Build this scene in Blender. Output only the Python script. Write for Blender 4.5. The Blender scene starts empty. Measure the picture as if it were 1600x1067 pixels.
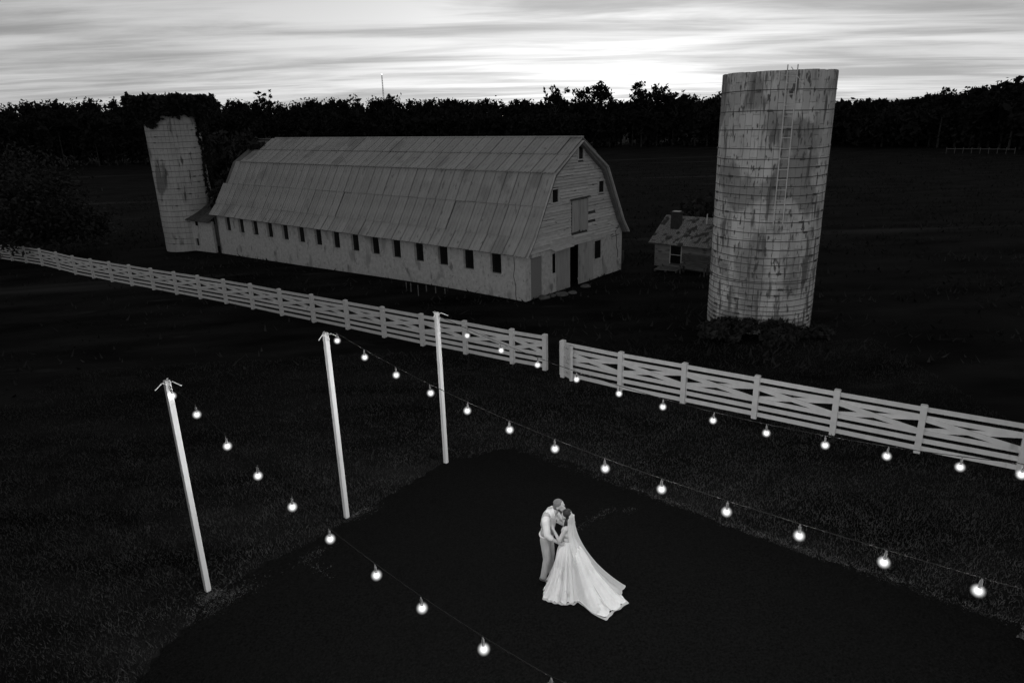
import bpy, bmesh, math, random
import numpy as np
from mathutils import Vector, Matrix
random.seed(7); RNG = np.random.default_rng(11)
S = bpy.context.scene; COL = S.collection
R = math.radians

# ------------------------------------------------------------------ camera
FPX, CX, CY, H = 1067.0, 800.0, 533.5, 8.5          # photo pixels, camera height in metres
_d = np.array([890.0 - CX, 3785.0 - CY, FPX]); _d /= np.linalg.norm(_d)   # vanishing point of the verticals
UP = -_d; FW = np.array([0, 0, 1.0]) - UP * UP[2]; FW /= np.linalg.norm(FW); RT = np.cross(_d, FW)
cam = bpy.data.cameras.new('camera'); camo = bpy.data.objects.new('camera', cam); COL.objects.link(camo)
RM = np.array([RT, FW, UP])
m = Matrix.Identity(4)
for i in range(3):
    m[i][0], m[i][1], m[i][2] = RM[i, 0], -RM[i, 1], -RM[i, 2]
m[2][3] = H
camo.matrix_world = m
cam.sensor_width = 36; cam.lens = 36 * FPX / 1600; cam.clip_start = .1; cam.clip_end = 6000
S.camera = camo

# ------------------------------------------------------------------ dusk sky
SUN_EL, SUN_AZ = 1.0, 8.0
W = bpy.data.worlds.new('World'); S.world = W; W.use_nodes = True
nt = W.node_tree; N = nt.nodes; LK = nt.links; N.clear()
def wn(t, **k):
    n = N.new(t)
    for a, b in k.items(): setattr(n, a, b)
    return n
def wm(op, a, b=None, c=None):
    n = wn('ShaderNodeMath', operation=op)
    for i, v in enumerate((a, b, c)):
        if v is None: continue
        if isinstance(v, (int, float)): n.inputs[i].default_value = v
        else: LK.new(v, n.inputs[i])
    return n.outputs[0]
sky = wn('ShaderNodeTexSky', sky_type='NISHITA', sun_disc=False)
sky.sun_elevation = R(SUN_EL); sky.sun_rotation = R(SUN_AZ); sky.air_density = 1.0; sky.dust_density = 2.5; sky.ozone_density = 1.0; sky.altitude = 100
bw = wn('ShaderNodeRGBToBW'); LK.new(sky.outputs[0], bw.inputs[0])
tc = wn('ShaderNodeTexCoord'); sp = wn('ShaderNodeSeparateXYZ'); LK.new(tc.outputs['Generated'], sp.inputs[0])
zc = wm('ADD', wm('MAXIMUM', sp.outputs[2], 0.0), 0.055)
cb = wn('ShaderNodeCombineXYZ'); LK.new(wm('DIVIDE', sp.outputs[0], zc), cb.inputs[0]); LK.new(wm('DIVIDE', sp.outputs[1], zc), cb.inputs[1])
def cloud(scale, rot, sc, detail, dist, rough=.55):
    mp = wn('ShaderNodeMapping'); mp.inputs['Scale'].default_value = sc; mp.inputs['Rotation'].default_value = (0, 0, R(rot)); LK.new(cb.outputs[0], mp.inputs[0])
    n = wn('ShaderNodeTexNoise'); n.inputs['Scale'].default_value = scale; n.inputs['Detail'].default_value = detail; n.inputs['Roughness'].default_value = rough; n.inputs['Distortion'].default_value = dist
    LK.new(mp.outputs[0], n.inputs[0]); return n.outputs[0]
c1 = cloud(1.0, 9, (.20, .62, 1), 6, 1.2, .5)
c2 = cloud(1.0, -5, (.42, 1.5, 1), 9, .7, .66)
mr = wn('ShaderNodeMapRange'); mr.interpolation_type = 'SMOOTHSTEP'
LK.new(wm('ADD', wm('MULTIPLY', c1, .62), wm('MULTIPLY', c2, .38)), mr.inputs[0])
mr.inputs[1].default_value = .36; mr.inputs[2].default_value = .64; mr.inputs[3].default_value = .66; mr.inputs[4].default_value = 1.3
base_l = wm('POWER', wm('MAXIMUM', bw.outputs[0], 0.0), .45)                       # thin cloud evens out the clear-sky gradient
glow = wm('MULTIPLY', wm('EXPONENT', wm('MULTIPLY', wm('MAXIMUM', sp.outputs[2], 0.0), -11.0)), wm('MULTIPLY_ADD', sp.outputs[1], 1.1, 1.5))   # afterglow along the sunset side
bg = wn('ShaderNodeBackground'); LK.new(wm('MULTIPLY', wm('ADD', wm('MULTIPLY', base_l, 2.1), glow), mr.outputs[0]), bg.inputs[0]); bg.inputs[1].default_value = 0.15
wo = wn('ShaderNodeOutputWorld'); LK.new(bg.outputs[0], wo.inputs[0])

# the sun has just set behind the wood: only a faint wide glow is left
sl = bpy.data.lights.new('sun', 'SUN'); sl.energy = 0.03; sl.angle = R(12)
so = bpy.data.objects.new('sun', sl); COL.objects.link(so)
so.rotation_euler = (R(90 - SUN_EL - 2), 0, R(180 - SUN_AZ)); so.location = (0, 0, 60)
S.view_settings.view_transform = 'Standard'; S.view_settings.look = 'None'; S.view_settings.gamma = 1; S.view_settings.exposure = 0
S.render.engine = 'CYCLES'; S.cycles.use_denoising = True; S.cycles.max_bounces = 5; S.cycles.transparent_max_bounces = 12
S.cycles.sample_clamp_indirect = .6; S.cycles.sample_clamp_direct = 6

# ------------------------------------------------------------------ pixel helpers (a pixel is a direction, the ground gives the distance)
def ray(x, y):
    v = np.array([x - CX, y - CY, FPX]); return RM @ v
def smooth(a, b, x):
    t = np.clip((x - a) / (b - a), 0, 1); return t * t * (3 - 2 * t)
def ground_z(x, y):
    x = np.asarray(x, float); y = np.asarray(y, float)
    s = np.log1p(np.exp(np.clip((-x - 4.5) / 1.5, -30, 30))) * 1.5
    s = np.minimum(s, 40)
    z = -.04 * s * smooth(14, 30, y)
    z = z + smooth(24, 60, y) * .12 * np.sin(x * .11 + 1) * np.sin(y * .07)
    far = smooth(60, 200, np.hypot(x, y)); z = z + far * (.8 * np.sin(x * .02) + .5 * np.sin(y * .03 + 2))
    return z
def G(x, y, z=None):
    r = ray(x, y); zz = 0.0 if z is None else z
    for _ in range(8):
        p = r * ((zz - H) / r[2])
        if z is not None: break
        zz = float(ground_z(p[0], p[1]))
    return Vector((p[0], p[1], zz))
def at(x, y, D):                    # the point of that direction at horizontal distance D
    r = ray(x, y); t = D / math.hypot(r[0], r[1]); return Vector((r[0] * t, r[1] * t, H + r[2] * t))

# ------------------------------------------------------------------ materials: the photograph is black and white, so are they
def gray(v): return (v, v, v, 1)
def material(name, lo, hi, scale=6.0, rough=.8, bump=0.0, bscale=40.0, stretch=(1, 1, 1), rnd=0.0, spec=.3, stain=None, coord='Object', metal=0.0, detail=6):
    """lo..hi mottled by noise; rnd adds a per-object offset; stain=(value, scale, threshold, stretch) adds patches of another tone"""
    M = bpy.data.materials.new(name); M.use_nodes = True; t = M.node_tree; n = t.nodes; L = t.links
    b = n['Principled BSDF']; b.inputs['Roughness'].default_value = rough; b.inputs['Specular IOR Level'].default_value = spec; b.inputs['Metallic'].default_value = metal
    def tex(sc, st, det=detail, co=coord):
        mp = n.new('ShaderNodeMapping'); mp.inputs['Scale'].default_value = st
        if co == 'World':
            g = n.new('ShaderNodeNewGeometry'); L.new(g.outputs['Position'], mp.inputs[0])
        else:
            g = n.new('ShaderNodeTexCoord'); L.new(g.outputs[co], mp.inputs[0])
        z = n.new('ShaderNodeTexNoise'); z.inputs['Scale'].default_value = sc; z.inputs['Detail'].default_value = det; L.new(mp.outputs[0], z.inputs[0]); return z.outputs[0]
    f = tex(scale, stretch)
    mr = n.new('ShaderNodeMapRange'); L.new(f, mr.inputs[0]); mr.inputs[1].default_value = .28; mr.inputs[2].default_value = .72; mr.inputs[3].default_value = lo; mr.inputs[4].default_value = hi
    v = mr.outputs[0]
    if rnd:
        oi = n.new('ShaderNodeObjectInfo'); r = n.new('ShaderNodeMapRange'); L.new(oi.outputs['Random'], r.inputs[0]); r.inputs[3].default_value = 1 - rnd; r.inputs[4].default_value = 1 + rnd * .6
        mu = n.new('ShaderNodeMath'); mu.operation = 'MULTIPLY'; L.new(v, mu.inputs[0]); L.new(r.outputs[0], mu.inputs[1]); v = mu.outputs[0]
    for sv, ssc, th, st in (stain or []):
        s = tex(ssc, st, 8, 'World')
        r = n.new('ShaderNodeMapRange'); r.interpolation_type = 'SMOOTHSTEP'; L.new(s, r.inputs[0]); r.inputs[1].default_value = th; r.inputs[2].default_value = th + .09
        mx = n.new('ShaderNodeMix'); mx.data_type = 'FLOAT'; L.new(r.outputs[0], mx.inputs[0]); L.new(v, mx.inputs[2]); mx.inputs[3].default_value = sv; v = mx.outputs[0]
    L.new(v, b.inputs['Base Color'])
    if bump:
        bt = tex(bscale, stretch, 4); bp = n.new('ShaderNodeBump'); bp.inputs['Strength'].default_value = bump; bp.inputs['Distance'].default_value = .02; L.new(bt, bp.inputs['Height']); L.new(bp.outputs[0], b.inputs['Normal'])
    return M
M = {}
M['field'] = material('field_grass', .002, .017, .6, 1, .8, 9, (.35, 1, 1), spec=.02, stain=[(.035, .16, .61, (.10, 1, 1)), (.024, .7, .64, (.3, 1, 1))])
M['asphalt'] = material('asphalt', .002, .009, 26, .95, .8, 90, spec=.03, detail=10)
M['blade'] = material('grass_blade', .022, .065, 1.5, .9, spec=.05)
M['pasture'] = material('pasture_blade', .01, .05, .25, 1, spec=.02)
M['dry'] = material('dry_weed', .05, .17, 5, .95, spec=.05)
M['leaf'] = material('leaf', .016, .045, .9, .85, spec=.08)
M['midleaf'] = material('mid_leaf', .016, .045, .9, .8, spec=.1)
M['farleaf'] = material('far_leaf', .012, .03, .3, 1, spec=0)
M['paleleaf'] = material('pale_leaf', .06, .14, 1.2, .8, spec=.1)
M['bark'] = material('bark', .03, .07, 5, .95, .5, 20)
M['fence'] = material('white_fence_paint', .62, .74, 4, .7, .12, 60, (1, 1, 1), rnd=.06, stain=[(.45, 2.2, .66, (1, 1, .3))])
M['pole'] = material('white_post_paint', .66, .78, 5, .6, .1, 50, (1, 1, .2), stain=[(.5, 6, .66, (1, 1, .15))])
M['stucco'] = material('painted_block', .44, .62, 5.0, .95, .35, 22, detail=10, stain=[(.36, 1.3, .57, (1, 1, .6)), (.24, 2.6, .62, (1, 1, .5)), (.3, 9, .60, (1, 1, .6))])
M['siding'] = material('weathered_white_board', .46, .64, 2.5, .9, .3, 24, (1, 1, 5), rnd=.16, stain=[(.13, 1.9, .63, (1, 1, 4))])
M['plank'] = material('weathered_door_board', .34, .46, 3, .9, .3, 24, (4, 4, .5), rnd=.12, stain=[(.2, 1.5, .62, (1, 1, .4))])
M['greydoor'] = material('grey_door', .20, .27, 30, .9, .2, 60)
M['oldsiding'] = material('old_grey_board', .2, .3, 2.5, .9, .3, 24, (1, 1, 5), rnd=.25, stain=[(.1, 1.9, .60, (1, 1, 3))])
M['stake'] = material('grey_stake', .10, .18, 5, .9)
M['trim'] = material('weathered_trim', .46, .64, 4, .9, .2, 30, rnd=.1)
M['roof'] = material('galvanised_sheet', .34, .45, 2.6, .62, .15, 30, (1, 1, .3), rnd=.10, spec=.3, stain=[(.29, .55, .56, (1, 1, .6)), (.24, 3.0, .62, (1.4, 1.4, .22))])
M['roofdark'] = material('old_deck_board', .05, .11, 3, .95)
M['shedroof'] = material('rusty_sheet', .10, .36, 5.5, .8, .3, 20, (3, 3, .6), rnd=.2, stain=[(.05, 2.6, .52, (1, 1, .5))])
M['deck'] = material('grey_deck_board', .12, .2, 3, .95)
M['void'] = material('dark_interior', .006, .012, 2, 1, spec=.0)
M['glass'] = material('dark_window_glass', .006, .010, 2, .25, spec=.35)
M['stave'] = material('silo_stave', .54, .76, 1.6, .95, .4, 18, (1, 1, .25), rnd=.14, coord='World', stain=[(.34, .8, .50, (1, 1, .7)), (.2, 2.2, .54, (1.7, 1.7, .28)), (.14, 6, .57, (1.5, 1.5, .45)), (.17, 1.3, .64, (1, 1, .6))])
M['stave2'] = material('old_silo_stave', .44, .6, 1.4, .95, .4, 12, (1, 1, .4), rnd=.12, coord='World', stain=[(.22, .8, .55, (1, 1, .5)), (.12, 1.6, .60, (1.5, 1.5, .3))])
M['joint'] = material('mortar_joint', .22, .3, 3, 1, spec=.05)
M['hoop'] = material('rusty_hoop', .04, .14, 5, .8)
M['ladder'] = material('galvanised_ladder', .6, .76, 5, .6)
M['brick'] = material('sooty_brick', .03, .06, 6, .95)
M['darkwood'] = material('dark_weathered_wood', .05, .11, 4, .95, .2, 20)
M['cable'] = material('rubber_cable', .012, .022, 5, .7, spec=.08)
M['socket'] = material('black_socket', .10, .16, 5, .5)
M['stone'] = material('pale_stone', .08, .16, 5, .95, .4, 20)
M['steel'] = material('mast_steel', .1, .18, 3, .6)
M['skin'] = material('skin', .38, .44, 8, .55, spec=.35)
M['skin2'] = material('skin_fair', .46, .52, 8, .55, spec=.35)
M['hair'] = material('dark_hair', .012, .022, 30, .5, .3, 90, (1, 1, .2))
M['shorthair'] = material('cropped_hair', .11, .17, 40, .7, .3, 120)
M['beard'] = material('dark_beard', .03, .06, 40, .7, .3, 120)
M['shirt'] = material('white_shirt', .66, .76, 6, .85, .35, 26)
M['vest'] = material('grey_vest', .36, .46, 9, .9, .35, 40)
M['trouser'] = material('light_trousers', .42, .52, 7, .9, .4, 22, (1, 1, .6))
M['shoe'] = material('shoe', .12, .2, 8, .5)
M['gown'] = material('white_tulle', .70, .82, 9, .9, .4, 30, (1, 1, .35), stain=[(.6, 7, .6, (1, 1, .4))])
M['lace'] = material('lace', .55, .85, 26, .9, .5, 60)
def emis(name, s):
    m_ = bpy.data.materials.new(name); m_.use_nodes = True; b = m_.node_tree.nodes['Principled BSDF']
    b.inputs['Base Color'].default_value = gray(.8); b.inputs['Emission Color'].default_value = gray(1); b.inputs['Emission Strength'].default_value = s; return m_
M['bulb'] = emis('lit_filament', 60)
gl_ = bpy.data.materials.new('bulb_glow_volume'); gl_.use_nodes = True; _n = gl_.node_tree.nodes; _n.remove(_n['Principled BSDF']); _e = _n.new('ShaderNodeEmission'); _tc = _n.new('ShaderNodeTexCoord'); _mp = _n.new('ShaderNodeMapping'); _mp.inputs['Scale'].default_value = (11.8, 11.8, 11.8); _gr = _n.new('ShaderNodeTexGradient'); _gr.gradient_type = 'QUADRATIC_SPHERE'; _mu = _n.new('ShaderNodeMath'); _mu.operation = 'MULTIPLY'; _mu.inputs[1].default_value = 40
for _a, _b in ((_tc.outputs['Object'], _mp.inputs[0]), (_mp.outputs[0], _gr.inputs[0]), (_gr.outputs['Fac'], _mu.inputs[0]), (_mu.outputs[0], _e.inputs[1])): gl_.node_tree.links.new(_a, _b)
gl_.node_tree.links.new(_e.outputs[0], _n['Material Output'].inputs['Volume']); M['bulb_glow'] = gl_  # lens-like glow round each bulb, added as an emissive volume fading outward
M['beacon'] = emis('beacon', 3)
vm = bpy.data.materials.new('veil_net'); vm.use_nodes = True; _n = vm.node_tree.nodes; _l = vm.node_tree.links
_t = _n.new('ShaderNodeBsdfTransparent'); _x = _n.new('ShaderNodeMixShader'); _x.inputs[0].default_value = .55
_n['Principled BSDF'].inputs['Base Color'].default_value = gray(.8); _n['Principled BSDF'].inputs['Roughness'].default_value = .9
_l.new(_t.outputs[0], _x.inputs[1]); _l.new(_n['Principled BSDF'].outputs[0], _x.inputs[2]); _l.new(_x.outputs[0], _n['Material Output'].inputs[0]); M['veil'] = vm

# ------------------------------------------------------------------ object helpers
def link(name, data, parent=None, loc=None, rot=None):
    o = bpy.data.objects.new(name, data); COL.objects.link(o)
    if parent is not None: o.parent = parent
    if loc is not None: o.location = loc
    if rot is not None: o.rotation_euler = rot
    return o
def tag(o, label, cat, group=None):
    o['label'] = label; o['category'] = cat
    if group: o['group'] = group
    return o
def thing(name, label, cat, loc=(0, 0, 0), rz=0.0, group=None):
    o = link(name, None, None, loc, (0, 0, rz)); o.empty_display_size = .2; return tag(o, label, cat, group)
def fast_mesh(name, V, F, mat=None, sm=False):
    V = np.asarray(V, np.float32); F = np.asarray(F, np.int32); k = F.shape[1]
    me = bpy.data.meshes.new(name); me.vertices.add(len(V)); me.vertices.foreach_set('co', V.ravel())
    me.loops.add(F.size); me.loops.foreach_set('vertex_index', F.ravel())
    me.polygons.add(len(F)); me.polygons.foreach_set('loop_start', np.arange(0, F.size, k, dtype=np.int32))
    if sm: me.polygons.foreach_set('use_smooth', np.ones(len(F), bool))
    me.update(calc_edges=True); me.validate()
    if mat: me.materials.append(mat)
    return me
class MB:
    def __init__(s): s.v = []; s.f = []
    def quadbox(s, P):                      # 8 corners: bottom 4 ccw, top 4 ccw
        b = len(s.v); s.v += [tuple(p) for p in P]
        for q in ((3, 2, 1, 0), (4, 5, 6, 7), (0, 1, 5, 4), (1, 2, 6, 5), (2, 3, 7, 6), (3, 0, 4, 7)): s.f.append(tuple(b + i for i in q))
        return s
    def box(s, x0, x1, y0, y1, z0, z1):
        return s.quadbox([(x0, y0, z0), (x1, y0, z0), (x1, y1, z0), (x0, y1, z0), (x0, y0, z1), (x1, y0, z1), (x1, y1, z1), (x0, y1, z1)])
    def bar(s, a, b, w, h, up=(0, 0, 1)):   # rectangular bar from a to b
        a = Vector(a); b = Vector(b); d = (b - a).normalized(); u = Vector(up); sd = d.cross(u)
        if sd.length < 1e-5: sd = d.cross(Vector((1, 0, 0)))
        sd.normalize(); u = sd.cross(d).normalized(); sd *= w / 2; u *= h / 2
        return s.quadbox([a - sd - u, a + sd - u, b + sd - u, b - sd - u, a - sd + u, a + sd + u, b + sd + u, b - sd + u])
    def tube(s, pts, rad, n=8, cap=True):
        pts = [Vector(p) for p in pts]; rad = rad if hasattr(rad, '__len__') else [rad] * len(pts); b0 = len(s.v); ref = None
        for i, p in enumerate(pts):
            d = (pts[min(i + 1, len(pts) - 1)] - pts[max(i - 1, 0)]).normalized()
            if ref is None: ref = d.cross(Vector((0, 0, 1)) if abs(d.z) < .9 else Vector((1, 0, 0))).normalized()
            ref = (ref - d * ref.dot(d)).normalized(); o = d.cross(ref)
            for k in range(n):
                a = 2 * math.pi * k / n; s.v.append(tuple(p + (ref * math.cos(a) + o * math.sin(a)) * rad[i]))
        for i in range(len(pts) - 1):
            for k in range(n):
                s.f.append((b0 + i * n + k, b0 + i * n + (k + 1) % n, b0 + (i + 1) * n + (k + 1) % n, b0 + (i + 1) * n + k))
        if cap:
            s.f.append(tuple(b0 + k for k in reversed(range(n)))); s.f.append(tuple(b0 + (len(pts) - 1) * n + k for k in range(n)))
        return s
    def prism(s, poly, x0, x1):             # polygon in (y,z), extruded along x
        b = len(s.v); n = len(poly)
        s.v += [(x0, y, z) for y, z in poly] + [(x1, y, z) for y, z in poly]
        s.f.append(tuple(b + i for i in reversed(range(n)))); s.f.append(tuple(b + n + i for i in range(n)))
        for i in range(n): s.f.append((b + i, b + (i + 1) % n, b + n + (i + 1) % n, b + n + i))
        return s
    def mesh(s, name, mat, sm=False):
        me = bpy.data.meshes.new(name); me.from_pydata(s.v, [], s.f)
        bm = bmesh.new(); bm.from_mesh(me); bmesh.ops.recalc_face_normals(bm, faces=bm.faces); bm.to_mesh(me); bm.free()
        if sm: me.polygons.foreach_set('use_smooth', [True] * len(me.polygons))
        me.materials.append(mat); return me
    def build(s, name, mat, parent=None, loc=None, rot=None, sm=False, bevel=0):
        o = link(name, s.mesh(name, mat, sm), parent, loc, rot)
        if bevel:
            bv = o.modifiers.new('bevel', 'BEVEL'); bv.width = bevel; bv.segments = 1; bv.limit_method = 'ANGLE'
        return o
def struct(o): o['kind'] = 'structure'; return o
def stuff(o): o['kind'] = 'stuff'; return o

def leaf_cloud(centres, radii, n, size, shell=.55, flat=1.0, seed=0, tri=False):
    """n leaf faces spread through a set of ellipsoids, more towards their skins"""
    r = np.random.default_rng(seed); centres = np.asarray(centres, float); radii = np.asarray(radii, float)
    vol = radii.prod(1) ** .67; idx = r.choice(len(centres), n, p=vol / vol.sum())
    d = r.normal(size=(n, 3)); d /= np.linalg.norm(d, axis=1)[:, None]
    rad = (shell + (1 - shell) * r.random(n)) * (1 + .12 * r.normal(size=n))
    c = centres[idx] + d * rad[:, None] * radii[idx]
    u = r.normal(size=(n, 3)); u /= np.linalg.norm(u, axis=1)[:, None]; w = np.cross(u, r.normal(size=(n, 3))); w /= np.linalg.norm(w, axis=1)[:, None]
    s = size * (.55 + .9 * r.random(n))[:, None]; u = u * s; w = w * s * .55 * flat
    V = np.stack([c - u, c + w * .9, c + u, c - w * .9], 1).reshape(-1, 3); F = np.arange(4 * n).reshape(-1, 4)
    return V, F

# ------------------------------------------------------------------ terrain, one sheet to the horizon
xs = np.unique(np.concatenate([np.linspace(-60, 60, 121), np.sign(np.linspace(-1, 1, 81)) * np.abs(np.linspace(-1, 1, 81)) ** 3 * 3000]))
ys = np.unique(np.concatenate([np.linspace(-20, 80, 101), -20 - np.linspace(0, 1, 20) ** 2 * 400, 80 + np.linspace(0, 1, 50) ** 2.2 * 3200]))
X, Y = np.meshgrid(xs, ys); Z = ground_z(X, Y)
nx, ny = len(xs), len(ys); ii = np.arange(nx * ny).reshape(ny, nx)
F = np.stack([ii[:-1, :-1], ii[:-1, 1:], ii[1:, 1:], ii[1:, :-1]], -1).reshape(-1, 4)
struct(link('ground', fast_mesh('ground', np.stack([X, Y, Z], -1).reshape(-1, 3), F, M['field'], True)))

# asphalt pad with a frayed edge
dS = np.array([.75834231, -.65185653]); uP = np.array([.65185653, .75834231])       # along the light strings, along the row of posts
corner = np.array(G(803, 697)[:2]); pad_px = [(700, 722), (545, 815), (325, 935), (215, 1067)]
left_edge = [np.array(G(*p)[:2]) for p in pad_px]
right_edge = [np.array(G(*p)[:2]) for p in [(1590, 978), (1390, 905), (1250, 862), (1120, 815), (1000, 770), (900, 728)]]
outline = [corner] + left_edge + [left_edge[-1] + np.array([-3.5, -7.0]), np.array([-8, -12.]), np.array([22, -12.]), right_edge[0] + dS * 9] + right_edge
PADE = []
for a_, b_ in zip(outline, outline[1:] + outline[:1]):
    L_ = np.linalg.norm(b_ - a_); k = max(2, int(L_ / .12)); nrm = np.array([-(b_ - a_)[1], (b_ - a_)[0]]) / L_
    for i in range(k):
        t = i / k; p = a_ + (b_ - a_) * t; w_ = .045 * math.sin(p[0] * 2.1 + p[1] * 1.3) + .035 * math.sin(p[0] * 9 - p[1] * 7) + RNG.normal() * .045
        PADE.append(p + nrm * w_)
PADE = np.array(PADE)
bm = bmesh.new(); vs = [bm.verts.new((p[0], p[1], .012)) for p in PADE]; vb = [bm.verts.new((p[0], p[1], -.05)) for p in PADE]
bmesh.ops.triangle_fill(bm, use_beauty=True, edges=[bm.edges.new((vs[i], vs[(i + 1) % len(vs)])) for i in range(len(vs))])
for i in range(len(vs)): bm.faces.new((vs[i], vb[i], vb[(i + 1) % len(vs)], vs[(i + 1) % len(vs)]))
bmesh.ops.recalc_face_normals(bm, faces=bm.faces)
me = bpy.data.meshes.new('asphalt_pad'); bm.to_mesh(me); bm.free(); me.materials.append(M['asphalt']); struct(link('asphalt_pad', me))
def inside(P, poly):
    x, y = P[:, 0], P[:, 1]; c = np.zeros(len(P), bool); n = len(poly)
    for i in range(n):
        (x1, y1), (x2, y2) = poly[i], poly[(i + 1) % n]
        hit = ((y1 > y) != (y2 > y)) & (x < (x2 - x1) * (y - y1) / (y2 - y1 + 1e-12) + x1); c ^= hit
    return c
# mown grass round the pad
def blades(P, h, w, lean=.5, seed=1):
    r = np.random.default_rng(seed); n = len(P); a = r.random(n) * 6.283; hh = h * (.45 + .9 * r.random(n)); z = ground_z(P[:, 0], P[:, 1])
    b = np.stack([P[:, 0], P[:, 1], z - .005], 1); s = np.stack([np.cos(a), np.sin(a), 0 * a], 1) * (w * (.6 + .8 * r.random(n)))[:, None]
    l = r.normal(size=(n, 2)) * lean * hh[:, None]; t = b + np.concatenate([l, hh[:, None]], 1)
    return np.stack([b - s, b + s, t], 1).reshape(-1, 3), np.arange(3 * n).reshape(-1, 3)
n = 520000; P = np.stack([RNG.uniform(-17, 14, n), RNG.uniform(7.5, 25, n)], 1)
rr = P[:, 1] / np.maximum(1e-3, 1)
keep = (P[:, 0] > -.78 * P[:, 1] - 2) & (P[:, 0] < .78 * P[:, 1] + 1.5) & (RNG.random(n) < np.clip((13 / P[:, 1]) ** 1.6, 0, 1)); P = P[keep]
cl = np.sin(P[:, 0] * 1.7 + np.sin(P[:, 1] * 2.1)) * np.sin(P[:, 1] * 1.3 + P[:, 0] * .6); P = P[RNG.random(len(P)) < .75 + .25 * cl]
P = P[~inside(P, PADE[::2])]
stuff(tag(link('lawn_grass', fast_mesh('lawn_grass', *blades(P, .065, .008), M['blade'])), 'short dark mown grass around the asphalt pad', 'grass'))
# rough pasture beyond the fence
n = 90000; P = np.stack([RNG.uniform(-60, 85, n), 22 + RNG.random(n) ** 1.4 * 110], 1)
cl = np.sin(P[:, 0] * .35 + np.sin(P[:, 1] * .5) * 2) * np.sin(P[:, 1] * .55 + .1 * P[:, 0]); P = P[(RNG.random(n) < .45 + .55 * cl) & (np.abs(P[:, 0]) < .85 * P[:, 1] + 3)]
P = P[(P[:, 1] > 27 - .66 * P[:, 0]) | (RNG.random(len(P)) < .25)]
stuff(tag(link('pasture_grass', fast_mesh('pasture_grass', *blades(P, .22, .05, .7, 9), M['pasture'])), 'rough dark pasture grass beyond the white fence around barn and silos', 'grass'))
# rough pale weeds on the pad's frayed edge, round the post feet and in one crack
P = []
def clump(px, n, sx, sy, ang=0):
    c = G(*px); q = RNG.normal(size=(n, 2)) * (sx, sy); ca, sa = math.cos(ang), math.sin(ang)
    P.append(np.stack([c.x + q[:, 0] * ca - q[:, 1] * sa, c.y + q[:, 0] * sa + q[:, 1] * ca], 1))
an = math.atan2(uP[1], uP[0]); ad = math.atan2(dS[1], dS[0])
clump((352, 938), 260, .35, .10, an); clump((335, 930), 120, .14, .1, an); clump((565, 803), 110, .22, .07, an); clump((490, 868), 60, .3, .05, an)
for q in ((905, 824), (925, 812), (950, 799), (985, 797)): clump(q, 22, .16, .03, .6)
clump((500, 890), 30, .2, .05, ad)
for x_ in range(820, 1590, 30):
    t = (x_ - 803) / (1590 - 803); clump((x_, 700 + t * 276), 26, .22, .06, ad)
stuff(tag(link('dry_weeds', fast_mesh('dry_weeds', *blades(np.repeat(np.concatenate(P), 4, 0) + RNG.normal(size=(4 * sum(map(len, P)), 2)) * .05, .032, .007, 1.2, 5), M['dry'])), 'pale dry weeds along the frayed asphalt edge and in its crack', 'weeds'))

# ------------------------------------------------------------------ the gambrel barn (local x runs along the barn, 0 at the near gable; y into it)
A = np.array([-.76030063, .64957136]); BN = G(822, 472, 0.0)
LB, WB, YC = 29.5, 8.7, 4.35
barn = thing('barn', 'long white gambrel barn with grey sheet metal roof and a row of dark windows', 'barn', BN, math.atan2(-A[1], -A[0]))
HW, SILL, WT = .62, 1.18, 2.2           # eave wall windows
wins = [1.52 + 1.853 * i for i in range(15)]
mb = MB(); zt = 2.34; th = .3
xcut = sorted([0.0] + [w for w in wins] + [w - .02 + .72 for w in wins] + [LB])
mb.box(-LB, -th, 0, th, -1.2, SILL); mb.box(-LB, -th, 0, th, WT, zt)
prev = th
for w in wins:
    mb.box(-w, -prev, 0, th, SILL, WT); prev = w + .72
mb.box(-LB, -prev, 0, th, SILL, WT)
mb.box(-LB, -th, WB - th, WB, -1.2, zt)                     # back wall
mb.build('eave_wall', M['stucco'], barn)
for w in wins:
    f_ = MB().box(-w - .72, -w, .16, .19, SILL, WT).build('window', M['glass'], barn)
    MB().box(-w - .78, -w + .06, -.045, .15, SILL - .07, SILL + .003).build('sill', M['stucco'], f_)
prof = [(YC, 7.42), (2.01, 5.96), (.33, 3.02), (-.24, 2.30)]        # front half of the roof section
full = prof + [(2 * YC - y, z) for y, z in reversed(prof[:-1])] + []
def prof_half(z):
    for (y0, z0), (y1, z1) in zip(prof, prof[1:]):
        if z1 <= z <= z0: return YC - (y0 + (y1 - y0) * (z0 - z) / (z0 - z1))
    return YC if z < 2.3 else 0
# gable walls: lower part rendered block with openings, upper part boards
TOPB = 2.22
ops = [(.41, 1.32, -.2, 2.05, 'plain_door'), (2.14, 2.42, 1.0, 1.99, 'slot'), (2.46, 5.78, -.2, 2.16, 'wide'), (5.94, 6.58, 1.08, 2.06, 'win')]
mb = MB(); cuts = [0.0]
for a_, b_, *_ in ops: cuts += [a_, b_]
cuts.append(WB)
for i in range(0, len(cuts) - 1, 2): mb.box(-th, 0, cuts[i], cuts[i + 1], -1.2, TOPB)
for a_, b_, z0, z1, _ in ops:
    mb.box(-th, 0, a_, b_, z1, TOPB)
    if z0 > 0: mb.box(-th, 0, a_, b_, -1.2, z0)
    else: mb.box(-th, 0, a_, b_, -1.2, -.16)
mb.build('gable_base_wall', M['stucco'], barn)
gp = [(YC - prof_half(TOPB + .08) + .1, TOPB)] + [(y + .12, z - .12) for y, z in prof[-2:0:-1]] + [(YC, 7.28)]
gp = gp + [(2 * YC - y, z) for y, z in reversed(gp[:-1])]
MB().prism(gp, -.16, -.04).build('gable_sheathing', M['roofdark'], barn)
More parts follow.
